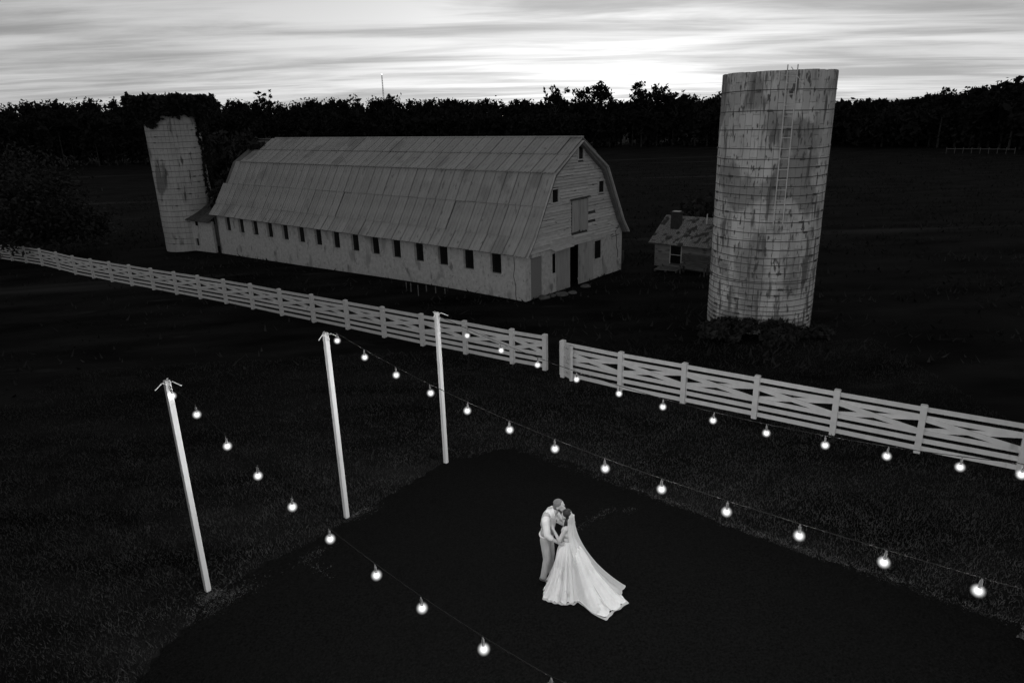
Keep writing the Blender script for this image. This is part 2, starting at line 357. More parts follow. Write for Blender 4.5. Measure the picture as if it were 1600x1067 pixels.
MB().prism([(0.02, -1.2)] + gp + [(WB - .02, -1.2)], -LB + .02, -LB + .14).build('far_gable_wall', M['darkwood'], barn)
gw = [(4.33, 4.80, 6.42, 7.06), (2.11, 2.66, 4.50, 5.12), (6.2, 6.75, 4.60, 5.18)]      # small gable windows
loft = (3.76, 5.22, 2.80, 4.42)
gops = gw + [loft]
zz = TOPB + .02; bh = .15; rowi = 0
while zz < 7.2:
    h0 = prof_half(zz + bh) - .07
    if h0 < .12: break
    segs = [(YC - h0, YC + h0)]
    for a_, b_, z0, z1 in gops:
        if zz + bh > z0 and zz < z1:
            ns = []
            for p, q in segs:
                if b_ <= p or a_ >= q: ns.append((p, q)); continue
                if a_ > p: ns.append((p, a_))
                if b_ < q: ns.append((b_, q))
            segs = ns
    for p, q in segs:
        x_ = p
        while q - x_ > .1:
            L_ = min(q - x_, random.uniform(1.3, 3.6))
            if q - x_ - L_ < .4: L_ = q - x_
            miss = (5.35 < x_ + L_ / 2 < 6.4 and 3.05 < zz < 3.2)
            gapb = 5.3 < x_ + .2 < 6.9 and (3.02 < zz < 3.16 or 3.5 < zz < 3.6)
            e0, e1 = x_, x_ + L_ - .006
            if gapb: e0 = x_ + min(.75, L_ * .6)
            dz = random.gauss(0, .007); tilt = random.gauss(0, .016) if random.random() < .25 else 0
            o_ = random.uniform(.0, .008)
            MB().quadbox([(.0, e0, zz + dz), (.026 + o_, e0, zz - .012 + dz), (.026 + o_, e1, zz - .012 + dz + tilt), (.0, e1, zz + dz + tilt),
                          (-.038, e0, zz + bh - .02 + dz), (-.012, e0, zz + bh - .028 + dz), (-.012, e1, zz + bh + dz + tilt - .028), (-.038, e1, zz + bh - .02 + dz + tilt)]).build('siding_board', M['siding'], barn)
            x_ += L_
    zz += bh; rowi += 1
for a_, b_, z0, z1 in gw:
    w_ = MB().box(-.03, -.012, a_ + .02, b_ - .02, z0, z1).build('gable_window', M['glass'], barn)
    fm = MB(); fm.box(-.036, .05, a_ - .06, a_ + .02, z0 - .06, z1 + .06); fm.box(-.036, .05, b_ - .02, b_ + .06, z0 - .06, z1 + .06); fm.box(-.036, .048, a_ + .02, b_ - .02, z1, z1 + .06); fm.box(-.036, .06, a_ + .02, b_ - .02, z0 - .06, z0)
    fm.build('frame', M['trim'], w_)
a_, b_, z0, z1 = loft
for k in range(2):
    d0 = a_ + .02 + k * (b_ - a_) / 2; d1 = d0 + (b_ - a_) / 2 - .03
    dr = thing('x', 'x', 'x'); bpy.data.objects.remove(dr)
    dm = MB().box(.0, .03, d0, d1, z0 + .25, z0 + .33); dm.box(.0, .03, d0, d1, z1 - .3, z1 - .22); dob = dm.build('loft_door', M['plank'], barn)
    nb = 5
    for j in range(nb):
        y0_ = d0 + (d1 - d0) * j / nb; drop = random.uniform(0, .16) if (k == 0 and j > 2) or (k == 1 and j < 2) else random.uniform(0, .05)
        MB().box(.031, .055, y0_ + .004, y0_ + (d1 - d0) / nb - .004, z0 + drop, z1).build('plank', M['plank'], dob)
MB().quadbox([(-.03, a_ - .12, z1 + .05), (.12, a_ - .12, z1 + .01), (.12, b_ + .15, z1 + .05), (-.03, b_ + .15, z1 + .09), (-.03, a_ - .12, z1 + .1), (.12, a_ - .12, z1 + .05), (.12, b_ + .15, z1 + .09), (-.03, b_ + .15, z1 + .14)]).build('loft_hood', M['darkwood'], barn)
# the lower gable: plain door, sliding doors, dark slot, window, track hood
MB().box(-.10, -.05, .44, 1.29, -.16, 2.02).build('side_door', M['greydoor'], barn)
MB().box(-.06, -.03, 2.14, 2.42, 1.0, 1.99).build('slot_shade_panel', M['void'], barn)  # near-black panel in the open slot, its colour stands for the shade inside
for d0, d1 in ((2.46, 3.62), (4.38, 5.78)):
    dob = MB().box(-.03, -.005, d0, d1, .25, .37).build('sliding_door', M['plank'], barn)
    nb = 6
    for j in range(nb):
        y0_ = d0 + (d1 - d0) * j / nb; MB().box(-.004, .03, y0_ + .003, y0_ + (d1 - d0) / nb - .003, -.14 + random.uniform(0, .05), 2.16).build('plank', M['plank'], dob)
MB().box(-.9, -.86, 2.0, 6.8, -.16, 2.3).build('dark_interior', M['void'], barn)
w_ = MB().box(-.07, -.04, 5.94, 6.58, 1.08, 2.06).build('window', M['glass'], barn)
MB().box(-.039, .05, 5.9, 6.62, 1.0, 1.078).build('sill', M['trim'], w_)
MB().quadbox([(.0, 2.0, 2.26), (.34, 1.98, 2.16), (.34, 3.55, 2.2), (.0, 3.55, 2.3), (.0, 2.0, 2.3), (.34, 1.98, 2.2), (.34, 3.55, 2.24), (.0, 3.55, 2.34)]).build('door_hood', M['trim'], barn)
MB().box(.002, .09, 3.56, 6.95, 2.17, 2.29).build('door_track', M['trim'], barn)
cr = MB()                                                 # cracks by the far corner
for pts in ([(8.0, 2.3), (8.15, 1.9), (8.1, 1.5), (8.3, 1.15), (8.25, .8)], [(7.5, 2.15), (7.9, 2.25), (8.3, 2.5)], [(7.6, 2.05), (8.4, 2.1)]):
    cr.tube([(.004, y, z) for y, z in pts], .022, 5)
cr.build('crack', M['roofdark'], barn)
cr = MB().tube([(-.7, -.002, 2.1), (-.66, -.002, 1.6), (-.75, -.002, 1.2), (-.62, -.002, .75), (-.64, -.002, .25), (-.56, -.002, -.1)], .018, 5); cr.build('crack', M['roofdark'], barn)
# roof: solid deck under single sheets
deck = [(y + .05, z - .09) for y, z in prof]; inner = [(YC, 7.18), (2.2, 5.72), (.55, 2.9), (.02, 2.2)]
d1_ = deck + inner[::-1]; MB().prism(d1_, -LB - .1, .24).build('roof_deck', M['deck'], barn)
d2_ = [(2 * YC - y, z) for y, z in d1_]; MB().prism(d2_, -LB - .1, .24).build('roof_deck', M['deck'], barn)
rows = [((YC - .02, 7.445), (3.17, 6.705), 3), ((3.19, 6.69), (1.93, 5.905), 2), ((2.03, 5.93), (1.16, 4.41), 1), ((1.18, 4.40), (.32, 3.02), 0), ((.34, 3.02), (-.32, 2.245), 0)]
SW = .735; NS = 41; x_end = .30
def sheet(top, bot, lift):
    ty, tz = top; by, bz = bot; d = Vector((0, by - ty, bz - tz)); nrm = Vector((0, -(tz - bz), 0)); nrm = Vector((0, d.z, -d.y)).normalized()
    if nrm.z < 0: nrm = -nrm
    sec = []
    for k in range(3):
        x0 = .012 + k * (SW - .02) / 3
        sec += [(x0 + .004, .0), (x0 + .022, .04), (x0 + .06, .04), (x0 + .078, .0)]
    sec += [(SW - .012, .0)]
    v = []; f = []
    for end, l_ in ((Vector((0, ty, tz)), lift), (Vector((0, by, bz)), lift + .016)):
        for x_, h_ in sec: v.append(end + Vector((-x_, 0, 0)) + nrm * (h_ + l_))
    k = len(sec)
    for j in range(k - 1): f.append((j, j + 1, k + j + 1, k + j))
    m2 = MB(); m2.v = [tuple(p) for p in v]; m2.f = f; return m2
for ri, (top, bot, miss) in enumerate(rows):
    me = sheet(top, bot, .012).mesh('roof_sheet', M['roof'])
    for j in range(NS):
        if j >= NS - miss: continue
        o = link('roof_sheet', me, barn, (x_end - j * SW + random.uniform(-.004, .004), random.gauss(0, .003), random.gauss(0, .004)))
        if ri == 2 and j >= NS - 3: o.location.z -= .01
        if random.random() < .08: o.rotation_euler = (random.gauss(0, .004), 0, random.gauss(0, .004))
bk = MB()
for (top, bot, miss) in rows:
    t2, b2 = (2 * YC - top[0], top[1] + .02), (2 * YC - bot[0], bot[1] + .03)
    bk.quadbox([(-LB - .2, b2[0], b2[1] - .02), (.3, b2[0], b2[1] - .02), (.3, t2[0], t2[1] - .02), (-LB - .2, t2[0], t2[1] - .02), (-LB - .2, b2[0], b2[1]), (.3, b2[0], b2[1]), (.3, t2[0], t2[1]), (-LB - .2, t2[0], t2[1])])
bk.build('back_roof_slope', M['roof'], barn)
MB().tube([(.31, YC, 7.49), (-LB + 2.3, YC, 7.49)], .055, 6).build('ridge_cap', M['roof'], barn)
rk = MB()
for (y0_, z0_), (y1_, z1_) in zip(prof, prof[1:]):
    MB().bar((.285, y0_, z0_ - .1), (.285, y1_, z1_ - .1), .03, .15, (1, 0, 0)).build('rake_board', M['trim'], barn)
    MB().bar((.285, 2 * YC - y0_, z0_ - .1), (.285, 2 * YC - y1_, z1_ - .1), .03, .15, (1, 0, 0)).build('rake_board', M['trim'], barn)

# little lean-to between the barn and the old silo
c0, c1_ = G(335, 395), G(305, 391.5); LW = (c1_ - c0).length + .22
ax = thing('lean_to_shed', 'small masonry link building with dark roof between barn and ivy covered silo', 'shed', c1_, math.atan2(c0.y - c1_.y, c0.x - c1_.x))
k_ = -.3 ; mb = MB()
mb.box(0, LW, 0, .2, -.9, .42); mb.box(0, .32, 0, .2, .42, 1.0); mb.box(.78, LW, 0, .2, .42, 1.0); mb.box(0, LW, 0, .2, 1.0, 2.45)
mb.box(0, .2, .2, 2.2, -.9, 2.45); mb.build('wall', M['stucco'], ax)
MB().box(.32, .78, .12, .15, .42, 1.0).build('window', M['glass'], ax)
MB().box(.72, 1.05, -.012, .012, 2.0, 2.32).build('vent', M['void'], ax)
rf = MB().quadbox([(-.35, -.3, 2.38), (LW + .1, -.3, 2.38), (LW + .1, 2.2, 3.75), (.75, 2.2, 3.75), (-.35, -.3, 2.45), (LW + .1, -.3, 2.45), (LW + .1, 2.2, 3.82), (.75, 2.2, 3.82)]).build('roof', M['darkwood'], ax)
for j in range(6):
    x_ = -.3 + j * .33; MB().bar((x_, -.3, 2.47), (x_ + 1.05 * (1 - j / 6), 2.18, 3.84), .04, .02).build('roof_batten', M['darkwood'], rf)

# ------------------------------------------------------------------ stave silos
def silo(name, label, cx_, cy_, z0, ztop, Rr, mat, singles, hoops, camdir):
    t = thing(name, label, 'silo', (cx_, cy_, z0))
    hgt = ztop - z0; nst = 46; ch = .76; rows_ = int(math.ceil((hgt + .3) / ch)); seg = 2 * math.pi / nst
    ins = MB(); k = 64
    for i in range(k): ins.v.append((math.cos(i / k * 6.28318) * (Rr - .03), math.sin(i / k * 6.28318) * (Rr - .03), -.5))
    for i in range(k): ins.v.append((math.cos(i / k * 6.28318) * (Rr - .03), math.sin(i / k * 6.28318) * (Rr - .03), hgt - .03))
    for i in range(k): ins.v.append((math.cos(i / k * 6.28318) * (Rr - .11), math.sin(i / k * 6.28318) * (Rr - .11), hgt - .03))
    for i in range(k): ins.v.append((math.cos(i / k * 6.28318) * (Rr - .11), math.sin(i / k * 6.28318) * (Rr - .11), -.5))
    for q in range(3):
        for i in range(k): ins.f.append((q * k + i, q * k + (i + 1) % k, (q + 1) * k + (i + 1) % k, (q + 1) * k + i))
    ins.build('inner_wall', M['joint'], t)
    wd = Rr * seg - .008
    def stave_mb(m_, hh):
        return m_.quadbox([(-.05, -wd / 2, 0), (.035, -wd / 2, 0), (.035, wd / 2, 0), (-.05, wd / 2, 0), (-.05, -wd / 2, hh), (.035, -wd / 2, hh), (.035, wd / 2, hh), (-.05, wd / 2, hh)])
    me_full = stave_mb(MB(), ch - .012).mesh('stave', mat)
    rest = MB(); cnt = 0
    for c in range(nst):
        a = (c + .5) * seg; off = 0 if c % 2 else ch / 2
        for r_ in range(-1, rows_ + 1):
            b0 = r_ * ch + off; b1 = min(b0 + ch, hgt + random.choice((0, 0, 0, -.02, -.045, .012)) + random.uniform(-.01, .01)); b0_ = max(b0, -.4)
            if b1 - b0_ < .1: continue
            facing = math.cos(a - camdir)
            jit = random.gauss(0, .004)
            if singles and facing > -.02 and cnt < 330:
                cnt += 1
                if abs(b1 - b0 - ch) < 1e-3 and b0_ == b0: me_ = me_full
                else: me_ = stave_mb(MB(), b1 - b0_ - .012).mesh('stave', mat)
                link('stave', me_, t, (math.cos(a) * (Rr + jit), math.sin(a) * (Rr + jit), b0_), (0, 0, a))
            else:
                tmp = stave_mb(MB(), b1 - b0_ - .012); ca, sa = math.cos(a), math.sin(a); base = len(rest.v)
                rest.v += [(ca * (x_ + Rr + jit) - sa * y_, sa * (x_ + Rr + jit) + ca * y_, z_ + b0_) for x_, y_, z_ in tmp.v]; rest.f += [tuple(base + i for i in f_) for f_ in tmp.f]
    if rest.v: stuff(rest.build('stave_wall', mat, t))
    for hz in hoops:
        n_ = 72; ph = random.random() * 6
        pts = [(math.cos(i / n_ * 2 * math.pi) * (Rr + .045), math.sin(i / n_ * 2 * math.pi) * (Rr + .045), hz - z0 + .012 * math.sin(3 * i / n_ * 6.283 + ph)) for i in range(n_)]
        hm = MB(); hm.tube(pts + pts[:1], .014, 5, False); ho = hm.build('hoop', M['hoop'], t)
        for q in range(3):
            lug = MB(); la = camdir + ph + q * 2.1; lug.box(-.02, .03, -.09, .09, -.035, .035)
            for i in range(8):
                x_, y_, z_ = lug.v[-8 + i]; x_ += Rr + .05; lug.v[-8 + i] = (x_ * math.cos(la) - y_ * math.sin(la), x_ * math.sin(la) + y_ * math.cos(la), z_ + hz - z0)
            lug.build('lug', M['hoop'], ho)
    return t
hoopsR = [9.18, 8.47, 7.81, 7.13, 6.76, 6.45, 6.11, 5.76, 5.44, 5.11, 4.76, 4.44, 4.04, 3.71, 3.38, 3.08, 2.81, 2.47, 2.14, 2.06, 1.84, 1.6, 1.38, 1.14, .95, .78, .6, .42, .25]
SR = (10.49, 27.88); sR = silo('silo', 'tall stained white stave silo with ladder and many hoops, open topped', SR[0], SR[1], 0, 9.85, 2.03, M['stave'], True, hoopsR, math.atan2(-SR[1], -SR[0]))
# its ladder
la = thing('silo_ladder', 'thin metal ladder fixed high on the stained stave silo', 'ladder', (SR[0], SR[1], 0))
def on_silo(px, py, rad):
    r = ray(px, py); o = np.array([-SR[0], -SR[1]]); d = r[:2]; a_ = d @ d; b_ = 2 * (o @ d); c_ = o @ o - rad * rad; q = b_ * b_ - 4 * a_ * c_
    t = (-b_ - math.sqrt(max(q, 0))) / (2 * a_); return Vector((o[0] + d[0] * t, o[1] + d[1] * t, H + r[2] * t))
tl, bl = on_silo(1238, 112, 2.16), on_silo(1216, 345, 2.16); mid = (tl + bl) / 2
rad_ = Vector((mid.x, mid.y, 0)).normalized(); tg = Vector((-rad_.y, rad_.x, 0)); base = rad_ * 2.17
for s_ in (-1, 1):
    MB().tube([base + tg * .17 * s_ + Vector((0, 0, 4.4)), base + tg * .17 * s_ + Vector((0, 0, 10.0))], .02, 6).build('rail', M['ladder'], la)
for i in range(15):
    z_ = 4.55 + i * .372; MB().tube([base - tg * .17 + Vector((0, 0, z_)), base + tg * .17 + Vector((0, 0, z_))], .016, 6).build('rung', M['ladder'], la)
for z_ in (4.7, 6.5, 8.3, 9.6):
    for s_ in (-1, 1): MB().tube([base + tg * .17 * s_ + Vector((0, 0, z_)), base - rad_ * .16 + tg * .17 * s_ + Vector((0, 0, z_))], .012, 5).build('bracket', M['ladder'], la)
MB().tube([base - tg * .05 + Vector((0, 0, 9.92)), base - tg * -.42 + Vector((0, 0, 9.3))], .014, 5).build('stay', M['ladder'], la)
MB().tube([base + tg * .17 + Vector((0, 0, 9.62)), base - tg * .36 + Vector((0, 0, 9.66))], .014, 5).build('grab_bar', M['ladder'], la)

SLd = 60.6; _az = R(-24.78); SL = (math.sin(_az) * SLd, math.cos(_az) * SLd); zL = float(ground_z(*SL))
hoopsL = [zL + 9.4 - .42 * i for i in range(22)]
sL = silo('old_silo', 'old pale stave silo capped with dark ivy beyond the barn end', SL[0], SL[1], zL, 9.85, 2.02, M['stave2'], False, hoopsL, math.atan2(-SL[1], -SL[0]))
iv = thing('ivy', 'dark ivy spilling over the top of the old silo by the barn', 'ivy', (SL[0], SL[1], zL))
def ivy_silo():
    r = np.random.default_rng(3); cd = math.atan2(-SL[1], -SL[0]); n1 = 5200
    a = r.random(n1) * 6.283; top = 10.55 - zL; u = r.random(n1)
    hang = .3 + .4 * np.sin(a * 3 + 1) + .5 * np.sin(a * 7 + 2) * r.random(n1)
    rel = np.arctan2(np.sin(a - cd), np.cos(a - cd))       # + is to the camera's left... right edge hangs lower
    hang = np.clip(hang, .15, None) + 1.2 * smooth(.5, 1.3, rel) + .55 * smooth(.7, 1.3, -rel)
    z = top - u * (1.0 + hang) ; rr_ = 2.02 + .12 + (.95 * smooth(top - 1.5, top - .3, z)) * (.55 + .45 * r.random(n1)) + .15 * r.random(n1)
    c = np.stack([np.cos(a) * rr_, np.sin(a) * rr_, z + .1 * r.normal(size=n1)], 1)
    n2 = 2200; q = r.random(n2) ** .5 * 2.6; b = r.random(n2) * 6.283
    c = np.concatenate([c, np.stack([np.cos(b) * q, np.sin(b) * q, top - .35 + .25 * np.sin(b * 5) * r.random(n2) + .35 * r.random(n2)], 1)])
    # thin runners down the right side
    sd = cd + 1.15
    for k in range(7):
        a0 = sd + r.uniform(-.28, .45); n3 = 260; zz_ = top - 1 - r.random(n3) * r.uniform(4, 9); aa = a0 + .05 * np.sin(zz_ * 2 + k) + .03 * r.normal(size=n3)
        c = np.concatenate([c, np.stack([np.cos(aa) * 2.08, np.sin(aa) * 2.08, zz_], 1)])
    n = len(c); uu = r.normal(size=(n, 3)); uu /= np.linalg.norm(uu, axis=1)[:, None]; w = np.cross(uu, r.normal(size=(n, 3))); w /= np.linalg.norm(w, axis=1)[:, None]
    s_ = (.13 + .13 * r.random(n))[:, None]; V = np.stack([c - uu * s_, c + w * s_ * .7, c + uu * s_, c - w * s_ * .7], 1).reshape(-1, 3)
    return V, np.arange(4 * n).reshape(-1, 4)
link('foliage', fast_mesh('foliage', *ivy_silo(), M['leaf']), iv)
sd = math.atan2(-SL[1], -SL[0]) + 1.2
MB().tube([(math.cos(sd + .05 * math.sin(z_)) * 2.05, math.sin(sd + .05 * math.sin(z_)) * 2.05, z_) for z_ in np.linspace(0, 10.4, 14)], .04, 5).build('stem', M['bark'], iv)
# ivy over the barn's far end
iv2 = thing('ivy', 'dark ivy climbing over the far end of the barn roof', 'ivy', barn.matrix_basis @ Vector((-LB, YC, -.8)), barn.rotation_euler.z)
cs, rs = [], []
for k in range(46):
    t = random.random(); y_ = random.uniform(-3.9, 3.2); hz = 7.5 + .8 if abs(y_) < 1.5 else 7.2 - abs(y_) * .55
    zz_ = random.uniform(.4, 1) * hz; cs.append((random.uniform(-1.0, -.15), y_, zz_)); rs.append((.55, .6, .7))
for k in range(9): cs.append((.3 + random.uniform(0, 1.7), -.4 - random.random() * .9, 7.95 - random.random() * .4)); rs.append((.45, .45, .25))
link('foliage', fast_mesh('foliage', *leaf_cloud(cs, rs, 5200, .17, .5, seed=5), M['leaf']), iv2)
st = MB()
for k in range(4): st.tube([(-.3, -3 + k * 1.8, -.2), (-.25, -2.8 + k * 1.7, 3), (-.3, -2.2 + k * 1.3, 6.3)], [.07, .05, .02], 5)
st.build('stem', M['bark'], iv2)

# ------------------------------------------------------------------ small house behind the silo
sb = G(1022, 416); sh = thing('small_house', 'small boarded outbuilding with patchy metal roof and brick chimney behind the silo', 'shed', sb, math.atan2(-A[1], -A[0]))
SLn, SWd, SHt = 5.2, 3.4, 1.5
mb = MB(); mb.box(0, SLn, .03, .15, -.6, SHt); mb.box(0, .12, .15, SWd, -.6, SHt); mb.box(SLn - .12, SLn, .15, SWd, -.6, SHt); mb.box(0, SLn, SWd, SWd + .12, -.6, SHt); mb.build('wall', M['roofdark'], sh)
wx0, wx1, wz0, wz1 = 1.02, 1.66, .32, 1.3
for i in range(11):
    z_ = .08 + i * .128
    for p, q in ([(0, wx0 - .05), (wx1 + .05, SLn)] if wz0 - .08 < z_ + .06 < wz1 + .05 else [(0, SLn)]):
        MB().quadbox([(p, .03, z_), (p, -.005, z_ - .01), (q, -.005, z_ - .01), (q, .03, z_), (p, .03, z_ + .125), (p, .018, z_ + .122), (q, .018, z_ + .122), (q, .03, z_ + .125)]).build('siding_board', M['oldsiding'], sh)
w_ = MB().box(wx0, wx1, .0, .028, wz0, wz1).build('window', M['glass'], sh)
fm = MB(); fm.box(wx0, wx1, -.03, -.002, .79, .82); fm.box(wx0 - .05, wx0 - .002, -.03, .029, wz0 - .04, wz1 + .05); fm.box(wx1 + .002, wx1 + .05, -.03, .029, wz0 - .04, wz1 + .05); fm.build('frame', M['trim'], w_)
g_ = MB(); g_.v = [(.06, .03, SHt), (.06, SWd + .1, SHt), (.06, SWd / 2 + .06, 2.62), (.0, .03, SHt), (.0, SWd + .1, SHt), (.0, SWd / 2 + .06, 2.62)]; g_.f = [(0, 1, 2), (5, 4, 3), (0, 3, 4, 1), (1, 4, 5, 2), (2, 5, 3, 0)]; g_.build('gable', M['oldsiding'], sh)
ry, rz_ = SWd / 2 + .06, 2.68
rf = MB().quadbox([(-.25, -.3, 1.36), (SLn + .2, -.3, 1.36), (SLn + .2, ry, rz_), (-.25, ry, rz_), (-.25, -.3, 1.41), (SLn + .2, -.3, 1.41), (SLn + .2, ry, rz_ + .05), (-.25, ry, rz_ + .05)])
rf.quadbox([(-.25, ry, rz_), (SLn + .2, ry, rz_), (SLn + .2, 2 * ry + .3, 1.36), (-.25, 2 * ry + .3, 1.36), (-.25, ry, rz_ + .05), (SLn + .2, ry, rz_ + .05), (SLn + .2, 2 * ry + .3, 1.41), (-.25, 2 * ry + .3, 1.41)])
rfo = rf.build('roof', M['roofdark'], sh)
for j in range(9):
    x_ = -.27 + j * .62; e = random.uniform(-.05, .05)
    s_ = MB()
    for k in range(5): s_.bar((x_ + .06 + k * .122, -.34 + e, 1.42), (x_ + .06 + k * .122, ry, rz_ + .07), .1, .02 + .02 * (k % 2))
    s_.build('roof_sheet', M['shedroof'], rfo)
chm = MB().box(.55, 1.05, .75, 1.2, 1.7, 3.0); chm.box(.51, 1.09, .71, 1.24, 3.0, 3.1); chm.build('chimney', M['brick'], rfo)
MB().box(.6, 1.0, .8, 1.15, 3.1, 3.13).build('chimney_cap', M['trim'], rfo)
MB().tube([(2.5, 1.3, 2.2), (2.5, 1.3, 2.98), (2.53, 1.28, 3.02)], .03, 6).build('vent_pipe', M['ladder'], rfo)
# bench and step in front
def bench(loc, rz):
    b = thing('wooden_bench', 'dark weathered slatted wooden bench beside the small outbuilding wall', 'bench', loc, rz)
    for i in range(3): MB().box(0, 1.7, -.28 + i * .14, -.16 + i * .14, .42, .46).build('seat_slat', M['darkwood'], b)
    for i in range(3): MB().box(0, 1.7, .16, .195, .55 + i * .14, .66 + i * .14).build('back_slat', M['darkwood'], b)
    for x_ in (.1, 1.52):
        for y_ in (-.26, .1): MB().box(x_, x_ + .07, y_, y_ + .07, -.05, .42).build('leg', M['darkwood'], b)
        MB().box(x_, x_ + .07, .2, .26, -.05, .98).build('back_post', M['darkwood'], b)
bp = sh.matrix_basis @ Vector((2.0, -.75, 0)); bench((bp.x, bp.y, float(ground_z(bp.x, bp.y)) + .05), sh.rotation_euler.z)
pp = sh.matrix_basis @ Vector((.7, -1.3, 0)); pl = thing('wood_pallet', 'grey weathered pallet lying on the grass before the small outbuilding', 'pallet', (pp.x, pp.y, float(ground_z(pp.x, pp.y)) + .02), sh.rotation_euler.z + .2)
for i in range(4): MB().box(0, 1.3, i * .28, i * .28 + .13, .1, .125).build('slat', M['stake'], pl)
for x_ in (0, .6, 1.2): MB().box(x_, x_ + .09, 0, .97, 0, .1).build('runner', M['darkwood'], pl)

# ------------------------------------------------------------------ shrubs and trees
def shrub(loc, w, h, n, label, group=None, mat='leaf', size=.12, seed=0):
    r = np.random.default_rng(seed); t = thing('shrub', label, 'shrub', loc, 0, group)
    cs = [(r.normal() * w * .3, r.normal() * w * .22, h * (.3 + .4 * r.random())) for _ in range(9)]; rs = [(w * .26 * (.7 + .6 * r.random()), w * .26, h * .32 * (.7 + .6 * r.random())) for _ in range(9)]
    link('foliage', fast_mesh('foliage', *leaf_cloud(cs, rs, n, size, .45, seed=seed), M[mat]), t)
    s_ = MB()
    for k in range(6):
        a = r.random() * 6.28; s_.tube([(0, 0, -.1), (math.cos(a) * w * .1, math.sin(a) * w * .1, h * .4), (math.cos(a) * w * .25, math.sin(a) * w * .25, h * .75)], [.03, .02, .008], 5)
    s_.build('stem', M['bark'], t)
p = G(1135, 530); shrub((p.x, p.y, 0), 1.7, .8, 1800, 'dark rounded shrub against the stave silo foot on the side towards the barn', seed=21)
p = G(1235, 534); shrub((p.x, p.y, 0), 1.9, .7, 2000, 'wide dark shrub against the stave silo foot under the ladder', seed=22)
p = sh.matrix_basis @ Vector((3.4, 6.0, 0)); shrub((p.x, p.y, 0), 4.6, 3.9, 2600, 'large dark shrub rising behind the small outbuilding roof', size=.2, seed=23)
p = G(1603, 1012); shrub((p.x + .1, p.y, 0), .42, .45, 260, 'pale scrubby weed clump at the corner of the asphalt edge', mat='paleleaf', size=.05, seed=24)

def limbs(mb_, p, d, L_, r0, depth, rng, tips):
    pts = [p]; n_ = 4; q = Vector(p)
    for i in range(n_):
        d = (d + Vector(rng.normal(size=3)) * .13 + Vector((0, 0, .04))).normalized(); q = q + d * L_ / n_; pts.append(q.copy())
    mb_.tube(pts, [r0 * (1 - .55 * i / n_) for i in range(n_ + 1)], 6 if r0 > .12 else 4)
    tips.append(pts[-1])
    if depth:
        for k in range(rng.integers(2, 4)):
            j = rng.integers(2, n_ + 1); v = Vector(rng.normal(size=3)); v.z = abs(v.z) * .6; nd = (d * .7 + v.normalized() * .9).normalized()
            limbs(mb_, pts[j], nd, L_ * rng.uniform(.55, .8), r0 * .5, depth - 1, rng, tips)
def tree(name, label, loc, h, w, n, size, seed, mat='leaf', clear=.3, group=None, clump_r=.16, shell=.2, lobes=0):
    rng = np.random.default_rng(seed); t = thing(name, label, 'tree', loc, 0, group); mb_ = MB(); tips = []
    tr = h * .018 + .08
    mb_.tube([(0, 0, -.8), (0, 0, h * clear * .5), (h * .01, 0, h * clear), (0, h * .01, h * .62)], [tr * 1.3, tr, tr * .8, tr * .35], 8)
    for k in range(7):
        a = k * 2.4 + rng.random(); d = Vector((math.cos(a) * w / h * 1.1, math.sin(a) * w / h * 1.1, .62 + .5 * rng.random())).normalized(); limbs(mb_, Vector((0, 0, h * (clear + .32 * k / 7))), d, h * .33, tr * .45, 2, rng, tips)
    tp = np.array([tuple(v) for v in tips]); tp[:, 0] *= 1; ex = np.abs(tp[:, :2]).max() + 1e-3
    tp[:, :2] *= (w / 2) / max(ex, .1) * .92; tp[:, 2] = np.clip(tp[:, 2], h * clear * .8, None); tp[:, 2] = h * clear * .8 + (tp[:, 2] - h * clear * .8) * (h * .95 - h * clear * .8) / (tp[:, 2].max() - h * clear * .8)
    zc_ = h * clear * .8; raw = np.array([tuple(v) for v in tips]); kx = (w / 2) / max(ex, .1) * .92; kz = (h * .95 - zc_) / (raw[:, 2].max() - zc_)
    vv = np.array(mb_.v); hi_ = vv[:, 2] > zc_; bl_ = np.clip((vv[:, 2] - zc_) / (h * .15), 0, 1); vv[:, 0] *= 1 + (kx - 1) * bl_; vv[:, 1] *= 1 + (kx - 1) * bl_; vv[hi_, 2] = zc_ + (vv[hi_, 2] - zc_) * kz; mb_.v = [tuple(v) for v in vv]
    mb_.build('trunk', M['bark'], t)
    cr_ = clump_r * w * (.6 + .8 * rng.random(len(tp))); rs = np.stack([cr_, cr_, cr_ * .75], 1)
    if lobes:
        L_ = np.stack([rng.normal(size=lobes) * w * .2, rng.normal(size=lobes) * w * .2, h * (.45 + .35 * rng.random(lobes))], 1); tp = np.concatenate([tp, L_]); rs = np.concatenate([rs, np.full((lobes, 3), w * .22)])
    link('crown', fast_mesh('crown', *leaf_cloud(tp, rs, n, size, shell, seed=seed), M[mat]), t); return t
def gz(x, y): return float(ground_z(x, y))
# big trees left of the field
for px, py, D, w, h, sd, lab in ((-25, 330, 70, 15, 6.3, 31, 'big spreading dark tree beyond the far end of the white fence'), (85, 340, 68, 8, 3.0, 32, 'lower rounded tree sloping down towards the ivy covered silo')):
    q = at(px, py, D); tree('field_tree', lab, (q.x, q.y, gz(q.x, q.y)), h - gz(q.x, q.y), w, 20000 if sd == 31 else 11000, .17, sd, 'midleaf', clump_r=.15, clear=.16, lobes=8)
q = at(372, 300, 70); tree('barn_tree', 'dark tree standing behind the far end of the barn', (q.x, q.y, gz(q.x, q.y)), 8.2, 7.5, 5200, .26, 35, clump_r=.16, clear=.15, lobes=6)

